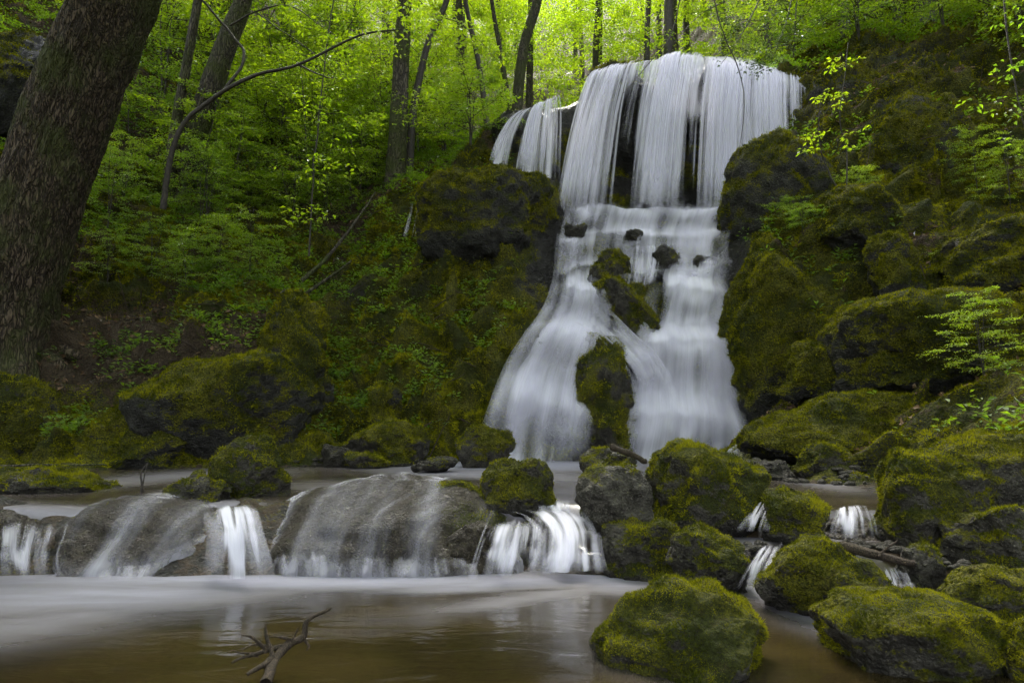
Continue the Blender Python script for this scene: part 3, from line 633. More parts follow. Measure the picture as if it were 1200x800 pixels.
crop(868, 1150, 455, 548, 9.9, .55, 87, .55, 'low wide mossy slab at the foot of the right wall', p=2.6)
crop(842, 1010, 150, 300, 13.6, .7, 88, .35, 'steep dark mossy shoulder hiding the right end of the waterfall', p=2.4, tilt=-.45, rough=.12)
crop(944, 1048, 82, 215, 14.9, .6, 92, .4, 'dark mossy corner of rock closing the rim on the right', p=3.2)
crop(1150, 1290, 420, 520, 8.6, .8, 89, .5, 'mossy hump at the right edge above the huge boulder')
crop(487, 660, 200, 300, 14.7, .6, 90, .5, 'moss covered brow under the left curtain', p=3.2, rough=.2, tm_='moss')
crop(1010, 1160, 100, 230, 13.9, .5, 91, .35, 'dark mossy swell high in the right wall', p=2.6)

# ------------------------------------------------------------------ water
def foam_at(P, blobs):
    u, v = PROJ(P); f = np.zeros(u.shape)
    for (cu, cv, ru, rv, ang, s) in blobs:
        a = math.radians(ang); du, dv = u - cu, v - cv; x = (du * math.cos(a) + dv * math.sin(a)) / ru; y = (-du * math.sin(a) + dv * math.cos(a)) / rv
        f = np.maximum(f, s * np.exp(-(x * x + y * y)))
    return np.clip(f, 0, 1)
def pool(name, x0, x1, y0, y1, z, blobs, mat, label, step=.04, edge=None, pw=1.0):
    xs = np.arange(x0, x1, step); ys = y0 + (y1 - y0) * np.linspace(0, 1, int((y1 - y0) / step)) ** pw
    gx, gy = np.meshgrid(xs, ys); P = np.stack([gx, gy, np.full(gx.shape, z)], -1)
    if edge is not None:
        e = edge(gx); P[..., 1] = np.maximum(P[..., 1], e); P[..., 2] -= .30 * sstep(.55, 0, P[..., 1] - e)
    P[..., 2] += .006 * fbm(P * (1, 2, 1), 1.5, 3)
    o = mk(name, P.reshape(-1, 3), grid_faces(*gx.shape), mat, org=(0, 0, z), attrs={'foam': foam_at(P, blobs).ravel()})
    tag(o, label, 'water', kind='structure'); return o
pool('water', -14, 7, -6, 5.4, 0.0, [(330, 680, 420, 11, 0, .85), (120, 695, 260, 24, -3, .65), (60, 725, 220, 28, -10, .35), (690, 668, 70, 20, 12, .9), (600, 682, 160, 9, -3, .7), (620, 700, 140, 12, -8, .3),
      (700, 740, 160, 45, 25, .12), (905, 690, 50, 10, 20, .7), (940, 715, 90, 14, 22, .5), (1000, 745, 90, 14, 15, .3), (1050, 690, 25, 12, 30, .6), (1000, 632, 60, 6, 0, .6)], M['pool'], 'brown lower pool with milky foam under the lip', pw=1.0)
pool('water', -9.5, 4.6, 4.95, 13.4, .39, [(600, 545, 160, 7, 0, .9), (560, 555, 130, 6, 2, .5), (420, 570, 120, 8, 0, .25), (60, 602, 160, 10, 4, .6), (200, 583, 130, 9, -12, .55), (180, 560, 150, 8, -6, .3), (270, 595, 40, 10, 0, .6),
      (640, 603, 60, 12, 10, .8), (530, 600, 60, 10, 5, .5), (960, 565, 60, 8, 10, .3), (850, 552, 60, 5, 0, .4), (700, 545, 60, 5, 0, .5)], M['pool_up'], 'pale upper pool at the foot of the waterfall', edge=lambda x: 5.02 + .12 * np.sin(x * 2.1) + .08 * np.sin(x * 5.3 + 1))
pool('water', 1.3, 3.6, 4.25, 5.6, .2, [(900, 625, 60, 10, 0, .5), (1000, 628, 40, 6, 0, .6), (880, 640, 25, 20, 0, .4)], M['pool_up'], 'small middle pool between the right boulders', edge=lambda x: 4.3 + .1 * np.sin(x * 4))

def sheet(name, rows, mat, parent=None, ns=60, nt_=80, off=.14, flow=1.0, edge=.08, gaps=(), tprof=None, across=None, label=None, cat=None, group=None, uvs=1.0, uvt=1.0, bulge=0.0, wob=.04, arch=0.0, rag=0.0, steps=(0, 0), topf=.04, botf=.0, bands=(0, 0), strands=0, sw=7, smat='strand', sflow=.8, sprob=None, st0=.12):
    """rows: (uL,vL,uR,vR,Y or None): the left and right edges of a run of water from top to bottom"""
    R_ = np.array([[a, b, c, d] for a, b, c, d, _ in rows], float); Rs = curve(R_, nt_)
    s = np.linspace(0, 1, ns)[None]; t = np.linspace(0, 1, nt_)[:, None]
    u = Rs[:, 0:1] * (1 - s) + Rs[:, 2:3] * s; v = Rs[:, 1:2] * (1 - s) + Rs[:, 3:4] * s
    v = v + arch * (1 - 4 * s * (1 - s)) ** 1.1 * (1 - t) ** 1.5 + rag * fbm(np.stack([s * 5 + 0 * t, 0 * s + 0 * t + len(rows), 0 * s + 0 * t], -1), 1.0, 3) * 2 * np.abs(2 * t - 1) ** 2 * (t > .5 if rag < 0 else 1)
    if rows[0][4] is None:
        Y = HIT(u, v, 9, 20, 260)
        for _ in range(6):
            Yp = np.pad(Y, 1, mode='edge'); Y = (Yp[1:-1, 1:-1] * 2 + Yp[:-2, 1:-1] + Yp[2:, 1:-1] + Yp[1:-1, :-2] + Yp[1:-1, 2:]) / 6
        Y = Y - off
    else:
        Yr = curve(np.array([[r[4]] for r in rows]), nt_); Y = np.broadcast_to(Yr, u.shape).copy()
    Y = Y - bulge * np.sin(np.pi * s) * Y / 15
    P = PX(u, v, Y)
    P[..., 1] += wob * (fbm(np.stack([s * 9 * uvs + 0 * t, t * .8 + 0 * s, 0 * s + 0 * t + len(rows)], -1), 1.0, 3))
    if steps[0]:
        ph = t * steps[0] + .45 * fbm(np.stack([s * 3 + 0 * t, 0 * s + 0 * t, 0 * s + 0 * t + ns * .3], -1), 1.0, 3) + .3; fr_ = ph - np.floor(ph)
        P[..., 1] -= steps[1] * (sstep(0, .32, fr_) - fr_) * sstep(0, .1, t) * sstep(1, .9, t)
    fl = flow * np.ones(u.shape)
    if steps[0]: fl = fl * (1 + .30 * np.cos((fr_ - .2) * 2 * np.pi))
    if across is not None: fl = fl * np.interp(s[0], *zip(*across))[None]
    if tprof is not None: fl = fl * np.interp(t[:, 0], *zip(*tprof))[:, None]
    ew = edge * (1 + .8 * fbm(np.stack([0 * s + 3.3 * t + 0 * t, 0 * s + len(rows) + 0 * t, 0 * s + nt_ + 0 * t], -1), 1.0, 3))
    fl = fl * sstep(0, ew, s) * sstep(0, ew, 1 - s) * sstep(0, topf, t) * (1 - botf * sstep(.8, 1, t))
    if bands[0]:
        bn = fbm(np.stack([s * bands[0] + .25 * t, t * .9 + 0 * s, 0 * s + 0 * t + ns * .13], -1), 1.0, 4, .6); fl = fl * (1 + bands[1] * np.clip(bn * 2.6, -1, .6))
    for (gu, gv, ru, rv, k) in gaps: fl = fl * (1 - k * np.exp(-(((u - gu) / ru) ** 2 + ((v - gv) / rv) ** 2)))
    UV = np.stack([s * uvs + 0 * t, t * uvt + 0 * s], -1).reshape(-1, 2)
    UV[:, 0] += rng.random() * 20
    o = mk(name, P.reshape(-1, 3), grid_faces(nt_, ns), M[mat], parent, attrs={'flow': fl.ravel()}, uv=UV)
    if strands:
        g = np.random.default_rng(int(abs(rows[0][0]) * 7 + rows[0][1]) + strands); VV = []; FF = []; FL = []; UU = []; c = 0; m = 40; w5 = 5
        ss = np.linspace(.01, .99, 200); pr = np.interp(ss, *zip(*(sprob or across or [(0, 1), (1, 1)]))); pr = np.maximum(pr, .02) ** 2 * np.exp(2.2 * fbm(np.stack([ss * 14, 0 * ss, 0 * ss + ns], -1), 1.0, 3)); pr /= pr.sum()
        for q in range(strands):
            s0 = g.choice(ss, p=pr) + g.uniform(-.01, .01); a = g.uniform(0, st0) if g.random() < .7 else g.uniform(0, .55); b = 1 - g.uniform(0, .06); tt = a + (b - a) * np.linspace(0, 1, m)
            fi = np.clip(tt * (nt_ - 1), 0, nt_ - 1.01); k0 = fi.astype(int); fr = fi - k0
            dr = g.normal() * .012
            wpx = sw * g.uniform(.35, 1.3) * (.6 + .7 * tt)
            for_s = []
            for k5 in range(w5):
                off5 = (k5 / (w5 - 1) - .5)
                uw = Rs[k0, 2] - Rs[k0, 0]; sc_ = np.clip(s0 + dr * tt + off5 * wpx / np.maximum(uw, 5), -.05, 1.05)
                fj = np.clip(sc_ * (ns - 1), 0, ns - 1.01); j0 = fj.astype(int); fb = (fj - j0)
                Pq = (P[k0, j0] * (1 - fb[:, None]) + P[k0, j0 + 1] * fb[:, None]) * (1 - fr[:, None]) + (P[k0 + 1, j0] * (1 - fb[:, None]) + P[k0 + 1, j0 + 1] * fb[:, None]) * fr[:, None]
                Pq = Pq + np.array([0, -1, 0]) * (.03 + .05 * (q % 5) / 5 + .02 * (1 - (2 * off5) ** 2))
                for_s.append(Pq)
            Pg = np.stack(for_s, 1); VV.append(Pg.reshape(-1, 3)); FF.append(grid_faces(m, w5) + c); c += m * w5
            xl = np.linspace(-1, 1, w5)[None]; tl_ = np.linspace(0, 1, m)[:, None]
            FL.append((sflow * g.uniform(.45, 1.0) * (1 - xl ** 2) * sstep(0, .12, tl_) * (1 - sstep(.75, 1, tl_) * .8)).ravel())
            UU.append(np.stack([xl * wpx[:, None] / 60 + q * .37 + 0 * tl_, tt[:, None] * uvt + 0 * xl], -1).reshape(-1, 2))
        tag(mk('strands', np.vstack(VV), np.vstack(FF), M[smat], parent if parent is not None else o, attrs={'flow': np.concatenate(FL)}, uv=np.vstack(UU)), kind='stuff')
    if label: tag(o, label, cat, group)
    return o
wf = empty('waterfall', PX(720, 538, 12.9)); tag(wf, 'tall silky white waterfall spreading over mossy rock steps', 'waterfall')
# upper curtains
sheet('left_curtain', [(612, 130, 655, 110, 15.6), (596, 142, 660, 118, 15.3), (582, 165, 662, 150, 15.15), (573, 190, 660, 213, 15.05)], 'silk', wf, 90, 50, flow=.66, bands=(12, .35), across=[(0, .9), (.15, 1.0), (.3, .62), (.5, 1), (.62, .7), (.75, 1), (.9, .6), (1, .3)], uvs=.9, uvt=.5,
      strands=110, sw=3.5, sflow=.65, sprob=[(0, 1), (.1, 1), (.2, .5), (.3, .1), (.42, .6), (.5, 1), (.6, .2), (.72, .9), (.8, .8), (.9, .2), (1, .1)])
ACR = [(0, 1), (.12, 1.05), (.17, .9), (.215, .62), (.27, .68), (.32, .95), (.4, 1.1), (.46, .75), (.52, .7), (.6, 1.0), (.8, 1.1), (.86, .7), (.93, .9), (1, .5)]
sheet('main_curtain', [(700, 62, 956, 74, 16.2), (692, 66, 958, 78, 15.8), (685, 84, 960, 94, 15.35), (672, 130, 962, 130, 15.05), (660, 190, 966, 200, 14.95), (650, 250, 970, 262, 14.85)], 'silk', wf, 300, 120, flow=.64, bands=(30, .40), arch=27, rag=6, botf=.4, edge=.02, uvs=2.4, uvt=.9, wob=.09, topf=.02, across=ACR,
      gaps=[(724, 112, 9, 26, .5), (724, 208, 20, 44, .7), (760, 235, 16, 34, .45), (792, 212, 19, 40, .72), (745, 225, 10, 25, .4), (712, 150, 12, 60, .5), (862, 170, 6, 50, .3), (884, 120, 8, 40, .5), (800, 130, 8, 50, .3), (840, 220, 7, 60, .3)],
      strands=340, sw=5, sflow=.66, sprob=[(0, 1), (.1, 1), (.17, .7), (.2, .35), (.235, .22), (.28, .35), (.33, .9), (.4, 1), (.46, .4), (.5, .3), (.56, .8), (.7, 1), (.8, .9), (.86, .4), (.93, .8), (1, .5)])
sheet('crest_veil', [(698, 62, 952, 72, 16.25), (690, 68, 956, 79, 15.75), (684, 86, 958, 95, 15.28), (674, 120, 960, 122, 15.0), (666, 165, 964, 170, 14.88)], 'silk', wf, 260, 60, flow=.50, edge=.02, uvs=2.1, uvt=.5, arch=27, botf=1, topf=.02, bands=(16, .3), tprof=[(0, 1), (.45, 1), (1, .5)])
sheet('rim_veil', [(775, 63, 895, 68, 16.2), (768, 72, 915, 82, 15.7), (745, 105, 930, 110, 15.25), (735, 160, 940, 160, 15.0)], 'silk_soft', wf, 120, 50, flow=.5, edge=.2, uvs=1.2, uvt=.5, botf=1, topf=.03, bands=(10, .4))
# cascade below
sheet('upper_cascade', [(664, 228, 872, 222, None), (656, 252, 860, 248, None), (650, 290, 852, 280, None), (648, 335, 856, 322, None)], 'silk_soft', wf, 120, 60, flow=.68, bands=(7, .35), steps=(3.2, .30), edge=.1, rag=9, uvs=1.8, uvt=.5, off=.3, topf=.42, botf=.6,
      gaps=[(710, 278, 34, 9, .5), (790, 282, 50, 7, .4), (720, 322, 24, 30, .8), (785, 306, 24, 12, .7), (690, 265, 20, 5, .3)], strands=40, sw=16, sflow=.28, st0=.6)
sheet('left_cascade', [(652, 290, 716, 292, None), (646, 330, 716, 330, None), (636, 360, 722, 352, None), (614, 392, 722, 384, None), (590, 430, 712, 430, None), (568, 490, 704, 490, None), (552, 545, 700, 545, None)], 'silk_soft', wf, 110, 130, flow=.76, bands=(6, .3), steps=(3.6, .30), edge=.38, uvs=1.3, uvt=1.1, off=.32, topf=.15,
      gaps=[(655, 500, 14, 70, .4), (620, 520, 10, 50, .25)], tprof=[(0, 1), (.35, 1.1), (.6, .9), (1, .72)], strands=50, sw=22, sflow=.26, st0=.6, sprob=[(0, .2), (.2, .8), (.5, 1), (.8, .7), (1, .1)])
sheet('link_stream', [(668, 378, 700, 350, None), (686, 388, 718, 366, None), (706, 404, 744, 392, None), (732, 436, 772, 418, None), (746, 480, 796, 462, None)], 'silk_soft', wf, 40, 60, flow=.66, edge=.45, uvs=.5, uvt=.8, off=.62, topf=.5, botf=1, strands=12, sw=9, sflow=.45, st0=.5)
sheet('right_cascade', [(770, 292, 858, 290, None), (760, 325, 859, 320, None), (748, 360, 860, 355, None), (742, 400, 862, 380, None), (738, 440, 868, 420, None), (730, 490, 874, 480, None), (718, 545, 880, 545, None)], 'silk_soft', wf, 110, 130, flow=.80, bands=(6, .3), steps=(3.4, .34), edge=.25, uvs=1.4, uvt=1.1, off=.38, topf=.15,
      gaps=[(764, 345, 11, 40, .85), (835, 500, 10, 60, .3), (862, 400, 8, 60, .4), (775, 500, 8, 50, .2)], strands=50, sw=22, sflow=.26, st0=.6, sprob=[(0, .2), (.12, .9), (.2, .4), (.5, 1), (.85, 1), (1, .2)])
sheet('middle_trickle', [(740, 286, 770, 286, None), (738, 305, 772, 305, None), (734, 335, 766, 335, None)], 'silk', wf, 40, 40, flow=.5, edge=.3, uvs=.4, uvt=.4, off=.5, strands=14, sw=4, sflow=.6)
sheet('side_trickle', [(480, 236, 496, 232, 14.35), (476, 258, 494, 258, 14.2), (470, 280, 490, 282, 14.1)], 'silk', None, 24, 30, flow=.22, edge=.4, uvs=.3, uvt=.4, label='thin trickle on the mossy brow far left of the waterfall', cat='small waterfall', strands=10, sw=2.2, sflow=.35, botf=1)
# lip cascades
GC = 'little cascades over the stream lip'
def lip(rows, label, flow=.9, **k):
    k.setdefault('botf', .5)
    k.setdefault('edge', .45); k.setdefault('strands', 12); k['strands'] = k['strands'] // 2; k.setdefault('sw', 12); k.setdefault('topf', .35); k.setdefault('sflow', .26); k.setdefault('st0', .6); k.setdefault('bands', (6, .5)); return sheet('small_cascade', rows, 'silk_soft', None, 60, 50, flow=flow * .85, label=label, cat='small waterfall', group=GC, uvt=.4, **k)
lip([(585, 596, 668, 588, 5.5), (612, 604, 690, 600, 5.15), (628, 625, 702, 622, 4.85), (625, 650, 706, 648, 4.68), (612, 672, 712, 668, 4.6)], 'broadest white cascade over the lip right of the wide dome', uvs=.9, flow=1.15, strands=50)
lip([(570, 604, 650, 600, 5.05), (560, 622, 650, 618, 4.75), (550, 648, 650, 645, 4.58), (540, 677, 650, 675, 4.48)], 'thin strands left of the broadest cascade', flow=.72, uvs=1.1, strands=40, sw=10)
lip([(244, 588, 296, 584, 5.15), (246, 602, 306, 598, 4.82), (248, 630, 314, 628, 4.56), (240, 678, 328, 678, 4.42)], 'soft white cascade between the two wet domes', uvs=.5, flow=1.15, strands=30)
lip([(-20, 600, 90, 592, 5.1), (-20, 625, 84, 622, 4.75), (-20, 650, 76, 648, 4.6), (-20, 676, 80, 676, 4.5)], 'veiled cascade at the left edge of the stream', flow=.6, uvs=1.2)
lip([(305, 640, 382, 636, 4.75), (303, 655, 385, 650, 4.6), (298, 676, 390, 676, 4.5)], 'short trickles at the left foot of the wide dome', flow=.42, uvs=1.0)
lip([(388, 648, 560, 648, 4.62), (388, 660, 560, 660, 4.55), (385, 676, 565, 676, 4.46)], 'faint drips along the front of the wide dome', flow=.32, uvs=2.2, edge=.1)
lip([(120, 655, 215, 655, 4.62), (120, 664, 215, 664, 4.56), (115, 677, 220, 677, 4.48)], 'faint drips along the front of the brown dome', flow=.32, uvs=1.2)
lip([(628, 582, 676, 580, 5.75), (630, 592, 676, 590, 5.45), (634, 602, 678, 601, 5.35)], 'tiny step behind the broadest cascade', flow=.75, uvs=.6)
lip([(978, 594, 1006, 586, 5.15), (974, 598, 1014, 592, 4.98), (970, 610, 1022, 606, 4.85), (966, 630, 1028, 630, 4.75)], 'small cascade beside the tall right boulder', flow=.8, uvs=.5, strands=24, sw=5)
lip([(888, 582, 908, 574, 5.4), (880, 592, 906, 590, 5.15), (870, 606, 904, 604, 5.0), (860, 622, 904, 622, 4.9)], 'narrow cascade beside the bright green boulder', flow=.6, uvs=.3, strands=14, sw=5)
lip([(892, 634, 918, 630, 4.5), (882, 645, 914, 642, 4.35), (872, 662, 906, 660, 4.2), (858, 690, 902, 692, 4.1)], 'faint cascade behind the pointed boulder', flow=.62, uvs=.4, strands=14, sw=6)
lip([(1022, 658, 1046, 656, 4.2), (1030, 672, 1056, 668, 4.08), (1036, 686, 1062, 684, 4.0), (1034, 702, 1068, 702, 3.92)], 'small cascade below the stranded log', flow=.62, uvs=.3, strands=12, sw=5)

# ------------------------------------------------------------------ wood: trunks, crowns, shrubs
def sprays(O, D_, L, k, size, g, flat=.25, droop=.15):
    """k leaves alternating along each of n twigs -> arrays for leafmesh"""
    n = len(O); t = (np.arange(k) + .6) / k; t = t[None, :, None] + g.uniform(-.04, .04, (n, k, 1))
    D_ = unit(D_); side = unit(np.cross(D_, np.array([0, 0, 1.]) + .001)); sg = np.where(np.arange(k) % 2 == 0, 1., -1.)[None, :, None]
    P = O[:, None] + D_[:, None] * (L[:, None, None] * t) - np.array([0, 0, 1.]) * (droop * L[:, None, None] * t ** 2)
    sp = g.uniform(.05, .45, (n, k, 1)) * L[:, None, None] * (1.05 - t)
    P = P + side[:, None] * sg * sp * .7 + g.normal(size=(n, k, 3)) * .02
    ld = unit(D_[:, None] * .7 + side[:, None] * sg * .9 + g.normal(size=(n, k, 3)) * .3 + np.array([0, 0, -.2]))
    nn = unit(np.array([0, 0, 1.]) + g.normal(size=(n, k, 3)) * flat * 1.6)
    return P.reshape(-1, 3), ld.reshape(-1, 3), nn.reshape(-1, 3), size * g.uniform(.6, 1.25, n * k)
def crown(g, z0, z1, rad, nl, ns, k, size, axis=lambda z: np.zeros(2), prof=None, rise=.35, limbs=True, thick=.03):
    """limbs and leaves round an axis; returns (limb mesh, leaf mesh), coordinates from the base"""
    mb = MB(); O = []; D_ = []; L = []
    for i in range(nl):
        f = (i + g.random()) / nl; z = z0 + (z1 - z0) * f
        r = rad * (prof(f) if prof else (1 - .75 * f ** 1.5) * (.55 + .45 * min(1, f * 5))) * g.uniform(.6, 1.15)
        a = i * 2.399 + g.uniform(-.4, .4); d = np.array([math.cos(a), math.sin(a), 0]); ax = axis(z)
        ts = np.linspace(0, 1, 6)[:, None]; base = np.array([ax[0], ax[1], z])
        pts = base + d * r * ts + np.array([0, 0, 1]) * (rise * r * (ts - .55 * ts ** 2)) + np.cumsum(g.normal(size=(6, 3)) * .05 * r, 0) * ts
        if limbs: mb.tube(pts, np.linspace(thick * (.6 + .3 * r), .006, 6), 5, cap=False)
        tt = g.uniform(.22, 1.0, ns); q = np.stack([np.interp(tt, ts[:, 0], pts[:, c]) for c in range(3)], 1)
        sd_ = g.choice([-1, 1], ns)[:, None]; sdv = np.cross(d, [0, 0, 1.]) * sd_
        O.append(q); D_.append(unit(d * g.uniform(.2, 1, (ns, 1)) + sdv * g.uniform(.2, 1.1, (ns, 1)) + g.normal(size=(ns, 3)) * .18)); L.append(g.uniform(.3, .8, ns) * min(1.0, .45 + r * .25))
    O, D_, L = np.vstack(O), np.vstack(D_), np.concatenate(L)
    return mb, leafmesh(*sprays(O, D_, L, k, size, g))
def trunk_mesh(pts, rad, n=14, rough=.12, flare=.5, m=40):
    P = curve(pts, m); t = np.linspace(0, 1, m); mb = MB(); r = np.interp(t, np.linspace(0, 1, len(rad)), rad) * (1 + flare * np.exp(-t * m / 3.0))
    mb.tube(P, r, n, rough); return mb.get()

# (a) the great leaning trunk at the left edge
def big_tree():
    pts = [PX(-2, 470, 11.75), PX(4, 400, 11.7), PX(28, 300, 11.5), PX(64, 180, 11.3), PX(97, 90, 11.1), PX(136, 0, 10.9), PX(196, -160, 10.5), PX(235, -330, 10.1)]
    pts.append(pts[-1] + np.array([.6, -.6, 4.])); pts.append(pts[-1] + np.array([.4, -.5, 4.]))
    root = empty('leaning_tree', pts[0]); tag(root, 'thick leaning tree with deeply furrowed bark at the left edge', 'tree')
    P = curve(pts, 260); t = np.linspace(0, 1, 260)
    zt = P[:, 2]; r = np.interp(zt, [1.2, 2.2, 3.2, 5.5, 8, 12, 20], [1.0, .74, .66, .62, .58, .5, .2])
    n = 220; T = unit(np.gradient(P, axis=0)); A_ = unit(np.cross(T, [0, 1., 0])); B_ = np.cross(T, A_); th = np.arange(n) / n * 2 * np.pi
    ring = A_[:, None] * np.cos(th)[None, :, None] + B_[:, None] * np.sin(th)[None, :, None]
    V = P[:, None] + ring * r[:, None, None]
    # furrowed plates: distance cells stretched along the stem
    arc = th[None] * .85; C = np.stack([np.cos(th)[None] * .85 + 0 * zt[:, None], np.sin(th)[None] * .85 + 0 * zt[:, None], zt[:, None] * .38 + 0 * th[None]], -1)
    C = C + .07 * np.stack([vnoise(C * 5), vnoise(C * 5 + 9), vnoise(C * 5 + 21)], -1)
    dd = .030 * (.55 - worley(C * (1, 1, .5), 7.0)) + .060 * fbm(C * (1, 1, .4), 9, 4, .65, ridge=True) + .10 * fbm(C, 1.2, 2) + np.exp(-(zt - 1.3) / .9)[:, None] * .22 * np.sin(5 * th + 1)[None]
    V = V + ring * dd[..., None]
    i = np.arange(259)[:, None] * n + np.arange(n)[None]; j = np.arange(259)[:, None] * n + (np.arange(n)[None] + 1) % n
    mk('trunk', V.reshape(-1, 3), np.stack([i, j, j + n, i + n], -1).reshape(-1, 4), M['bark'], root)
    for q_, rt in enumerate([[(30, 395, 11.1), (62, 425, 10.9), (88, 440, 10.8)], [(18, 400, 10.9), (30, 440, 10.7), (48, 470, 10.6), (60, 500, 10.6)], [(0, 400, 10.9), (-15, 440, 10.7), (-35, 470, 10.6)], [(45, 385, 11.4), (75, 410, 11.5), (110, 420, 11.6)]]):
        mb_ = MB(); mb_.tube(curve([PX(p_[0], p_[1], max(10.7, float(HIT(p_[0], p_[1], n=200)) + .10)) for p_ in rt], 26), np.linspace(.26, .05, 26), 12, .5); v_, f_ = mb_.get(); mk('root', v_, f_, M['bark'], root)
    g = np.random.default_rng(4); top = pts[-3]
    mb, (lv, lf) = crown(g, 0, 8, 7.5, 46, 30, 12, .17, axis=lambda z: np.array([.12 * z, -.12 * z]), prof=lambda f: 1 - .5 * f, thick=.06)
    v, f = mb.get(); mk('branch', v + top, f, M['bark_far'], root); mk('crown', lv + top, lf, M['leaf'], root, smooth=False)
big_tree()

# (b) forest trees with visible trunks
CR = []
for s in range(5):
    g = np.random.default_rng(100 + s); mb, (lv, lf) = crown(g, 0, 7, 3.4, 36, 16, 11, .115)
    bv, bf = mb.get(); CR.append((mesh_data('branch', bv, bf, M['bark_far']), mesh_data('crown', lv, lf, M['leaf'], smooth=False)))
def attach(root, me, name, loc, rz, sc=1.0):
    o = bpy.data.objects.new(name, me); COL.objects.link(o); o.parent = root; o.location = Vector(loc); o.rotation_euler = (0, 0, rz); o.scale = (sc,) * 3; return o
def tree(px, Y, wpx, label, k, bark='bark_far', crownz=None, name='tree', height=15, sc=1.0, lean=None, dark=False):
    pts = [PX(u, v, Y) for u, v in px]; b = pts[0].copy()
    gz = float(GZ(b[0], b[1])); 
    if gz < b[2]: pts.insert(0, np.array([b[0] - .1 * (pts[1][0] - b[0]), b[1], gz - .3]))
    d = unit(pts[-1] - pts[-2]); up = unit(d + np.array([0, 0, .6]))
    base = pts[0]; H = base[2] + height
    top = pts[-1]
    while top[2] < H: top = top + up * 2.5; pts.append(top)
    r = wpx / 2 / FOC * Y
    root = empty(name, base); tag(root, label, 'tree', 'forest trees behind the waterfall')
    v, f = trunk_mesh(pts, [r * 1.15, r, r * .8, r * .5, r * .25], flare=.35); mk('trunk', v, f, M[bark], root)
    cz = crownz if crownz is not None else 5.5
    zs = base[2] + cz; P = np.array(pts); ax = np.array([np.interp(zs, P[:, 2], P[:, 0]), np.interp(zs, P[:, 2], P[:, 1]), zs])
    bm, cm = CR[k % 5]
    attach(root, bm, 'branch', ax - base, k * 1.3, sc); attach(root, cm, 'crown', ax - base, k * 1.3, sc)
    return root
tree([(195, 240), (203, 170), (216, 90), (232, 0)], 15.0, 13, 'slim pale trunk left of the thick leaning one on the left slope', 0, crownz=7)
tree([(214, 215), (228, 160), (250, 95), (272, 35), (285, 0)], 15.4, 28, 'stout mossy leaning trunk on the left slope above the knob', 1, crownz=7.5, height=17)
tree([(462, 235), (468, 120), (474, 0)], 16.6, 19, 'straight grey trunk standing alone left of the waterfall', 2, crownz=6, height=17)
tree([(480, 190), (486, 120), (502, 50), (524, 0)], 17.2, 9, 'slender dark trunk curving right behind the straight grey one', 3, bark='bark_dark', crownz=6)
tree([(541, 190), (542, 100), (538, 0)], 22, 8, 'thin upright trunk between the grey one and the waterfall', 4, crownz=6)
tree([(574, 175), (562, 80), (545, 0)], 18.5, 6, 'thin black leaning pole just left of the waterfall', 0, bark='bark_dark', crownz=7, height=13, name='young_tree')
tree([(598, 135), (588, 70), (576, 0)], 20.5, 6, 'thin grey pole close beside the brown trunk', 1, crownz=7, height=13, name='young_tree')
tree([(604, 150), (613, 60), (630, 0)], 21, 13, 'brown trunk rising above the left curtain', 2, crownz=7, height=17)
tree([(784, 66), (784, 0)], 24, 12, 'dark straight trunk above the middle of the waterfall rim', 3, bark='bark_dark', crownz=9, height=18)
tree([(758, 60), (760, 0)], 25, 7, 'thin dark trunk left of the straight one above the rim', 4, bark='bark_dark', crownz=9)
tree([(903, 70), (896, 0)], 20, 7, 'slim trunk above the right end of the waterfall', 0, bark='bark_dark', crownz=7)
tree([(992, 62), (986, 0)], 18, 13, 'dark trunk at the top of the right wall, leftmost of its row', 1, bark='bark_dark', crownz=6)
tree([(1024, 62), (1020, 0)], 18.5, 24, 'thick brown trunk at the top of the right wall', 2, crownz=6)
tree([(1054, 58), (1052, 0)], 18, 13, 'middle trunk of the row on the right wall', 3, crownz=6)
tree([(1088, 45), (1084, 0)], 17.5, 22, 'thick dark trunk right of the middle one on the right wall', 4, bark='bark_dark', crownz=6)
tree([(1172, 40), (1178, 0)], 17, 30, 'thickest dark trunk in the upper right corner', 0, bark='bark_dark', crownz=6)
tree([(1140, 40), (1132, 0)], 18.5, 9, 'thin trunk beside the thickest one in the upper right', 1, crownz=6)

# (c) young beeches and shrubs filling the slopes, copies of six
SH = []
for s in range(6):
    g = np.random.default_rng(200 + s); H = [3.2, 4.2, 2.4, 5.0, 3.6, 2.8][s]; mb = MB(); mv = []
    for q in range(2 + s % 3):
        a = g.uniform(0, 6.28); st = np.array([[0, 0, -.3], [.15 * math.cos(a), .15 * math.sin(a), H * .35], [.35 * math.cos(a) + .1, .35 * math.sin(a), H * .7], [.6 * math.cos(a), .6 * math.sin(a), H]])
        mb.tube(curve(st, 12), np.linspace(.03, .008, 12), 6, cap=False)
    m2, (lv, lf) = crown(g, .25, H, 1.5 + .15 * H, 30, 15, 10, .105, prof=lambda f: .6 + .6 * math.sin(math.pi * min(1, f + .15)), rise=.2, thick=.012)
    v, f = mb.get(); v2, f2 = m2.get(); allv = np.vstack([v, v2]); allf = np.vstack([f, f2 + len(v)])
    SH.append((mesh_data('stem', allv, allf, M['bark_dark']), mesh_data('foliage', lv, lf, M['leaf'], smooth=False)))
def shrub(x, y, k, sc, label, group, rz, z=None, name='young_beech', cat='young tree'):
    z = float(GZ(x, y)) if z is None else z
    root = empty(name, (x, y, z)); tag(root, label, cat, group); sm, fm = SH[k]
    attach(root, sm, 'stem', (0, 0, 0), rz, sc); attach(root, fm, 'foliage', (0, 0, 0), rz, sc); return root
g = np.random.default_rng(31)
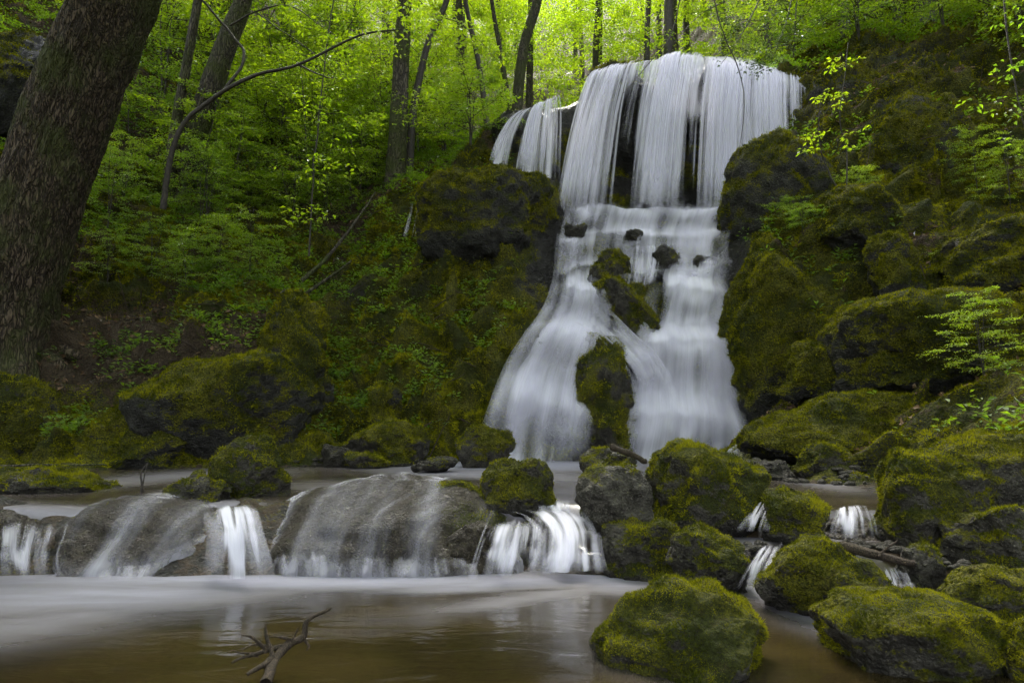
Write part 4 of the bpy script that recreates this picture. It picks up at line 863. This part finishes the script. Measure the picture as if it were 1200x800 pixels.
MARKS = [((60, 200), 'the big leaning trunk'), ((250, 100), 'the stout leaning trunk'), ((203, 120), 'the slim pale trunk'), ((469, 130), 'the straight grey trunk'), ((300, 90), 'the arching sapling'), ((400, 290), 'the gully'),
         ((620, 110), 'the thin left curtain'), ((570, 100), 'the black leaning pole'), ((200, 390), 'the dead leaves'), ((175, 280), 'the mossy knob'), ((280, 450), 'the overhanging slab'), ((1024, 30), 'the thick brown trunk'),
         ((940, 100), 'the right end of the rim'), ((1175, 20), 'the corner trunk'), ((985, 150), 'the slim wall saplings'), ((930, 330), 'the golden bulge'), ((1100, 400), 'the long mossy block'), ((1040, 310), 'the square mossy column')]
ORD_X = ['fifteenth', 'sixteenth', 'seventeenth', 'eighteenth', 'nineteenth']
ORD = ['leftmost', 'second', 'third', 'fourth', 'fifth', 'sixth', 'seventh', 'eighth', 'ninth', 'tenth', 'eleventh', 'twelfth', 'thirteenth', 'fourteenth'] + ORD_X
def by_px(lst, label0, group, **k):
    order = sorted(range(len(lst)), key=lambda i: lst[i][0])
    for i_, (u, v, sc) in enumerate(lst):
        (mu, mv), mn = min(MARKS, key=lambda m: (m[0][0] - u) ** 2 + (m[0][1] - v) ** 2); dx, dy = u - mu, v - mv
        rel = ('right of ' if dx > 0 else 'left of ') if abs(dx) > abs(dy) else ('below ' if dy > 0 else 'above ')
        rk = order.index(i_); label = label0 + ' ' + rel + mn + ', ' + (ORD[rk] if rk == 0 else ORD[rk] + ' from left')
        Y = float(HIT(u, v)); p = PX(u, v, Y); shrub(p[0], p[1] + .1, int(g.integers(6)), sc, label, group, g.uniform(0, 6.28), **k)
by_px([(380, 270, .5), (340, 265, .5), (410, 255, .5), (290, 255, .45), (240, 265, .4),
       (150, 190, .6), (185, 150, .8), (230, 230, .6), (270, 240, .7), (320, 215, .8), (360, 235, .8), (300, 180, .9), (350, 190, .9), (395, 215, .8), (420, 240, .7), (250, 180, .8), (440, 215, .8)],
      'bushy young beech with yellow green leaves', 'young beeches on the left slope')
by_px([(400, 160, 1.0), (440, 180, 1.0), (490, 190, .8), (330, 150, 1.1), (520, 185, .8), (550, 180, .7), (500, 170, 1.1), (380, 130, 1.2), (300, 110, 1.2), (250, 90, 1.2), (200, 70, 1.1), (140, 70, 1.1), (450, 150, 1.2)],
      'young beech in the far thicket', 'young beeches in the thicket')
by_px([(175, 330, .30), (215, 340, .35), (250, 335, .32), (120, 360, .25), (290, 330, .3), (230, 300, .4), (120, 300, .35), (140, 250, .4)], 'low leafy bush on left bank', 'low bushes on the left bank', name='bush', cat='bush')
by_px([(970, 50, .7), (1010, 45, .7), (1060, 40, .7), (1110, 35, .6), (1160, 30, .7), (1200, 40, .8), (930, 75, .8), (900, 75, .7), (1230, 60, .8)], 'leafy bush topping the wall', 'bushes on the right wall', name='bush', cat='bush')
by_px([(930, 268, .22), (945, 285, .2), (1010, 230, .2), (1130, 335, .2), (1160, 440, .25), (1100, 450, .22), (1190, 250, .25), (1150, 225, .25)], 'small herb clump on moss', 'herb clumps on the right wall', name='herb', cat='plant')
# far forest up the valley
pts = []; RK = []
for x in np.linspace(-16, 22, 15):
    for y in (24, 29, 35, 43, 52):
        xx = x * (.6 + y / 50) + g.uniform(-1, 1); yy = y + g.uniform(-1.5, 1.5)
        u, v = PROJ((xx, yy, 12))
        if -150 < u < 1350: pts.append((xx, yy)); RK.append((24, 29, 35, 43, 52).index(y))
for q, (x, y) in enumerate(pts):
    z = float(GZ(x, y)); root = empty('beech', (x, y, z - .1)); tag(root, 'distant bright beech behind the waterfall, %s rank back, %s from the left' % (['first', 'second', 'third', 'fourth', 'fifth'][RK[q]], ORD[sum(1 for w_ in range(len(pts)) if RK[w_] == RK[q] and pts[w_][0] < x)].replace('leftmost', 'first')), 'tree', 'distant beeches up the valley')
    k = q % 5; H = g.uniform(9, 13); sc = g.uniform(1.0, 1.5)
    if q == 0 or 'tk' not in globals():
        tkv, tkf = trunk_mesh([(0, 0, -.3), (.1, .1, 4), (-.1, .2, 9), (.1, 0, 15)], [.15, .13, .1, .04], n=10); tk = mesh_data('trunk', tkv, tkf, M['bark_far'])
    attach(root, tk, 'trunk', (0, 0, 0), q, 1.0); attach(root, CR[k][1], 'crown', (0, 0, g.uniform(1.0, 3.5)), q * 1.7, sc)
# trees added on the near banks, out of view; crowns shade the foreground
for q, (x, y, cz) in enumerate([(-8.5, 4.5, 4), (8, 2, 4), (5, -3.5, 5), (-5, -4, 5), (7.5, -1, 3.5), (-9, 0, 3.5)]):
    z = float(GZ(x, y)); root = empty('shade_tree', (x, y, z - .2))
    tag(root, ['beech', 'ash'][q % 2] + ' tree added on the bank for shade, ' + ['beside the stream on the near left', 'beside the stream on the near right', 'behind the viewer on the right', 'behind the viewer on the left', 'abreast of the viewer on the right', 'abreast of the viewer on the left', 'on the right bank above the huge boulder', 'high above the right wall'][q], 'tree', 'added shade trees of the near banks')
    attach(root, tk, 'trunk', (0, 0, 0), q, 1.3)
    for h in range(1): attach(root, CR[q % 5][1], 'crown', (0, 0, cz + 2), q * 1.7, 2.4); 
    attach(root, CR[q % 5][0], 'branch', (0, 0, cz + 2), q * 1.7, 2.4)

# gravel at the waterlines and twigs fallen on the banks
g = np.random.default_rng(77); mb = MB(); dI, fI = ico(2)
for (u0, u1, v0, v1, n_) in ((860, 1020, 540, 572, 90), (345, 535, 534, 550, 90), (980, 1110, 640, 672, 70), (780, 900, 655, 690, 30), (1090, 1200, 690, 705, 30)):
    for q in range(n_):
        u, v = g.uniform(u0, u1), g.uniform(v0, v1); Y = float(HIT(u, v, n=200)); p = PX(u, v, Y); r0 = g.uniform(.012, .05) * (Y / 6) ** .6
        mb.add(dI * (r0 * g.uniform(.7, 1.4, 3) * (1, 1, .6)) * (1 + .2 * fbm(dI + q, 1.5, 2))[:, None] + p + (0, 0, max(0, (.4 if Y > 5.2 else .2) - p[2])), fI)
v, f = mb.get(); tag(mk('gravel', v, f, M['boulder'], org=(0, 0, 0), attrs={'moss': 0 * v[:, 0], 'wet': 0 * v[:, 0] + .6}), 'small wet stones along the waterlines', 'gravel', kind='stuff')
mb = MB()
for q in range(170):
    u, v = (g.uniform(90, 560), g.uniform(250, 520)) if q < 110 else (g.uniform(900, 1200), g.uniform(60, 450)); Y = float(HIT(u, v, n=160)); p = PX(u, v, Y); L_ = g.uniform(.2, .9); d_ = unit(g.normal(size=3) * (1, .4, .5)); t_ = np.linspace(-.5, .5, 6)[:, None]
    mb.tube(p + np.array([0, -.06, .04]) + d_ * L_ * t_ + g.normal(size=3) * .1 * t_ ** 2, np.linspace(.012, .005, 6), 4, cap=False)
v, f = mb.get(); tag(mk('fallen_twigs', v, f, M['wood'] if 'wood' in M else M['bark_far'], org=(0, 0, 0)), 'thin dead twigs fallen on the mossy banks', 'twigs', kind='stuff')

# (d) single twigs, branches and saplings in front
def stick(name, label, cat, paths, mat='bark_dark', leaves=None, group=None, leafmat='leaf', n=24, size=.1, seg=7, rough=.1):
    """paths: list of (list of (u,v,Y)), r0, r1); leaves: list of (u,v,Y,radius,count)"""
    P0 = PX(*paths[0][0][0]); root = empty(name, P0); tag(root, label, cat, group)
    for q, (pl, r0, r1) in enumerate(paths):
        P = curve([PX(*p) for p in pl], n); P[1:-1] += fbm(P[1:-1, :, None] * 0 + P[1:-1][:, None, :], 2.5, 3).mean(-1)[:, None] * .03
        mb = MB(); mb.tube(P, np.linspace(r0, r1, n), seg, rough); v, f = mb.get(); mk('stem' if q == 0 else 'twig', v, f, M[mat], root)
    if leaves:
        g = np.random.default_rng(abs(hash(label)) % 1000 if False else len(label) * 7 + len(leaves)); LV = []; LF = []; c = 0
        for (u, v, Y, rad, cnt) in leaves:
            O = PX(u, v, Y) + g.normal(size=(cnt, 3)) * rad * (.5, .5, .28); D_ = g.normal(size=(cnt, 3)) * (1, 1, .25)
            a, b = leafmesh(*sprays(O, D_, np.full(cnt, rad * .6), 5, size, g)); LV.append(a); LF.append(b + c); c += len(a)
        mk('foliage', np.vstack(LV), np.vstack(LF), M[leafmat], root, smooth=False)
    return root
stick('sapling', 'dark arching sapling with bare twigs in front of the left slope', 'young tree',
      [([(191, 245, 11.5), (197, 200, 11.4), (212, 150, 11.3), (250, 115, 11.2), (300, 88, 11.1), (350, 76, 11.0), (420, 42, 10.8), (470, 35, 10.6)], .055, .012),
       ([(350, 76, 11.0), (380, 90, 11.0), (300, 60, 11.2), (280, 54, 11.3)][:2] + [(395, 92, 11.0)], .018, .006), ([(262, 108, 11.2), (285, 70, 11.3), (270, 40, 11.4), (236, 0, 11.5)], .028, .02),
       ([(270, 30, 11.4), (300, 14, 11.3), (340, 8, 11.2), (390, 40, 11.1)], .02, .006), ([(300, 14, 11.3), (350, 50, 11.2), (400, 85, 11.2)], .012, .004)],
      leaves=[(400, 40, 10.9, .35, 12), (460, 35, 10.6, .4, 16), (330, 20, 11.2, .4, 14)])
stick('leafy_branch', 'branch of bright young leaves hanging in from the top left of the waterfall', 'branch',
      [([(470, -30, 10.0), (500, 10, 9.9), (545, 32, 9.8), (580, 68, 9.7)], .012, .004)], leaves=[(505, 25, 9.8, .28, 26), (540, 35, 9.8, .25, 24), (560, 52, 9.7, .18, 16), (578, 66, 9.7, .12, 9), (470, 15, 9.9, .3, 22), (505, 110, 9.9, .22, 10), (440, 140, 11, .3, 14)], size=.085)
stick('thin_sapling', 'very thin upright sapling left of the straight grey trunk', 'young tree', [([(362, 300, 12.5), (366, 220, 12.4), (374, 130, 12.3), (390, 0, 12.2), (398, -40, 12.2)], .018, .010)],
      leaves=[(370, 190, 12.3, .5, 22), (375, 130, 12.3, .5, 22), (385, 70, 12.2, .5, 20), (355, 250, 12.4, .5, 18)])
stick('hanging_twig', 'bare twig reaching down in front of the upper curtain', 'twig', [([(800, -20, 9.5), (792, 12, 9.5), (765, 30, 9.6), (755, 68, 9.6), (738, 100, 9.7)][:1] + [(795, 5, 9.5), (785, 45, 9.5), (760, 75, 9.6), (738, 102, 9.7), (730, 110, 9.7)], .010, .003)])
stick('hanging_vine', 'long bare twig curving down before the right part of the upper curtain', 'twig', [([(832, -20, 9.0), (846, 35, 9.0), (866, 85, 9.0), (872, 125, 9.0), (868, 165, 9.0), (858, 205, 9.0)], .011, .003), ([(850, 2, 9.0), (820, 18, 9.1), (790, 50, 9.1)], .008, .003)])
stick('wall_sapling', 'slim sapling with sparse leaf tufts before the dark right wall, left one', 'young tree', [([(985, 228, 12.0), (966, 190, 12.0), (960, 150, 11.9), (963, 110, 11.8)], .016, .006)], leaves=[(955, 160, 11.9, .22, 6), (945, 178, 11.9, .15, 5), (965, 112, 11.8, .22, 7)], size=.09)
stick('wall_sapling', 'slim sapling with sparse leaf tufts before the dark right wall, right one', 'young tree', [([(992, 228, 12.0), (992, 180, 12.0), (984, 140, 11.9), (990, 90, 11.8), (994, 50, 11.8)], .016, .006)], leaves=[(996, 160, 11.9, .2, 7), (982, 112, 11.8, .2, 7), (990, 75, 11.8, .3, 10)], size=.09)
stick('edge_branch', 'leafy branch hanging in at the right edge of the picture', 'branch', [([(1175, -30, 8.5), (1180, 40, 8.5), (1192, 110, 8.5), (1205, 170, 8.5)], .014, .006)], leaves=[(1185, 85, 8.5, .3, 7), (1150, 125, 8.5, .25, 5), (1185, 135, 8.5, .3, 6), (1195, 175, 8.5, .25, 6), (1190, 20, 8.5, .4, 8)], leafmat='leaf_mid', size=.075)
stick('spruce_bough', 'dark drooping spruce bough over the right end of the rim', 'branch', [([(900, -20, 12.0), (880, 20, 12.0), (860, 55, 12.0), (845, 75, 12.0)], .016, .005), ([(930, -10, 12.3), (920, 30, 12.2), (905, 70, 12.1)], .012, .004)],
      leaves=[(880, 30, 12, .6, 60), (905, 60, 12.1, .5, 60), (860, 60, 12, .35, 30), (925, 30, 12.2, .6, 60), (890, 75, 12, .3, 30), (850, 15, 12.1, .5, 40)], leafmat='leaf_dark', size=.06)
stick('dead_branch', 'pale dead branch lying across the gully left of the mossy wall', 'branch', [([(352, 330, 13.8), (385, 300, 14.2), (420, 255, 14.8), (440, 225, 15.2)], .05, .015), ([(352, 348, 13.6), (390, 322, 13.9), (412, 305, 14.1)], .04, .012)], mat='bark_far')
stick('twig_in_water', 'short forked twig standing in the upper pool on the left', 'twig', [([(167, 582, 6.5), (170, 565, 6.5), (168, 552, 6.5), (173, 542, 6.5)], .012, .006), ([(170, 575, 6.5), (172, 560, 6.48), (173, 543, 6.48)], .008, .004)])
stick('long_stick', 'thin pale stick lying along the left shore', 'stick', [([(-20, 546, 7.0), (60, 543, 7.2), (125, 545, 7.4)], .015, .008)], mat='bark_far')
stick('stranded_log', 'dark wet log stranded right of the pointed boulder', 'log', [([(985, 640, 4.25), (1015, 650, 4.15), (1045, 656, 4.1), (1072, 660, 4.05)], .032, .02), ([(1030, 652, 4.1), (1042, 640, 4.1), (1052, 632, 4.1)], .008, .003)], mat='wood')
stick('broken_log', 'short broken reddish log on the dark rock', 'log', [([(718, 522, 6.9), (738, 528, 6.85), (757, 540, 6.8)], .034, .026)], mat='wood', seg=10, rough=.3)
stick('driftwood', 'gnarled driftwood root sticking out of the foreground pool', 'driftwood',
      [([(312, 800, 2.75), (318, 778, 2.85), (338, 755, 2.95), (356, 745, 3.0), (362, 725, 3.02), (388, 712, 3.05)], .024, .006),
       ([(340, 757, 2.95), (318, 762, 2.9), (295, 770, 2.85), (272, 776, 2.8)], .014, .005), ([(318, 775, 2.85), (312, 750, 2.88), (311, 730, 2.9)], .012, .004), ([(310, 765, 2.86), (296, 748, 2.84), (283, 744, 2.82)], .009, .003),
       ([(345, 750, 2.97), (330, 748, 2.93), (316, 746, 2.9)], .008, .003), ([(325, 768, 2.9), (305, 782, 2.8), (290, 790, 2.75)], .016, .007), ([(330, 765, 2.93), (300, 757, 2.88), (284, 762, 2.85)], .006, .003), ([(338, 757, 2.95), (350, 735, 2.96)], .006, .003), ([(300, 770, 2.86), (280, 768, 2.82), (268, 764, 2.8)], .005, .002), ([(355, 746, 3.0), (362, 756, 2.99), (359, 762, 2.98)], .007, .003)], mat='wood', rough=.35, seg=10)
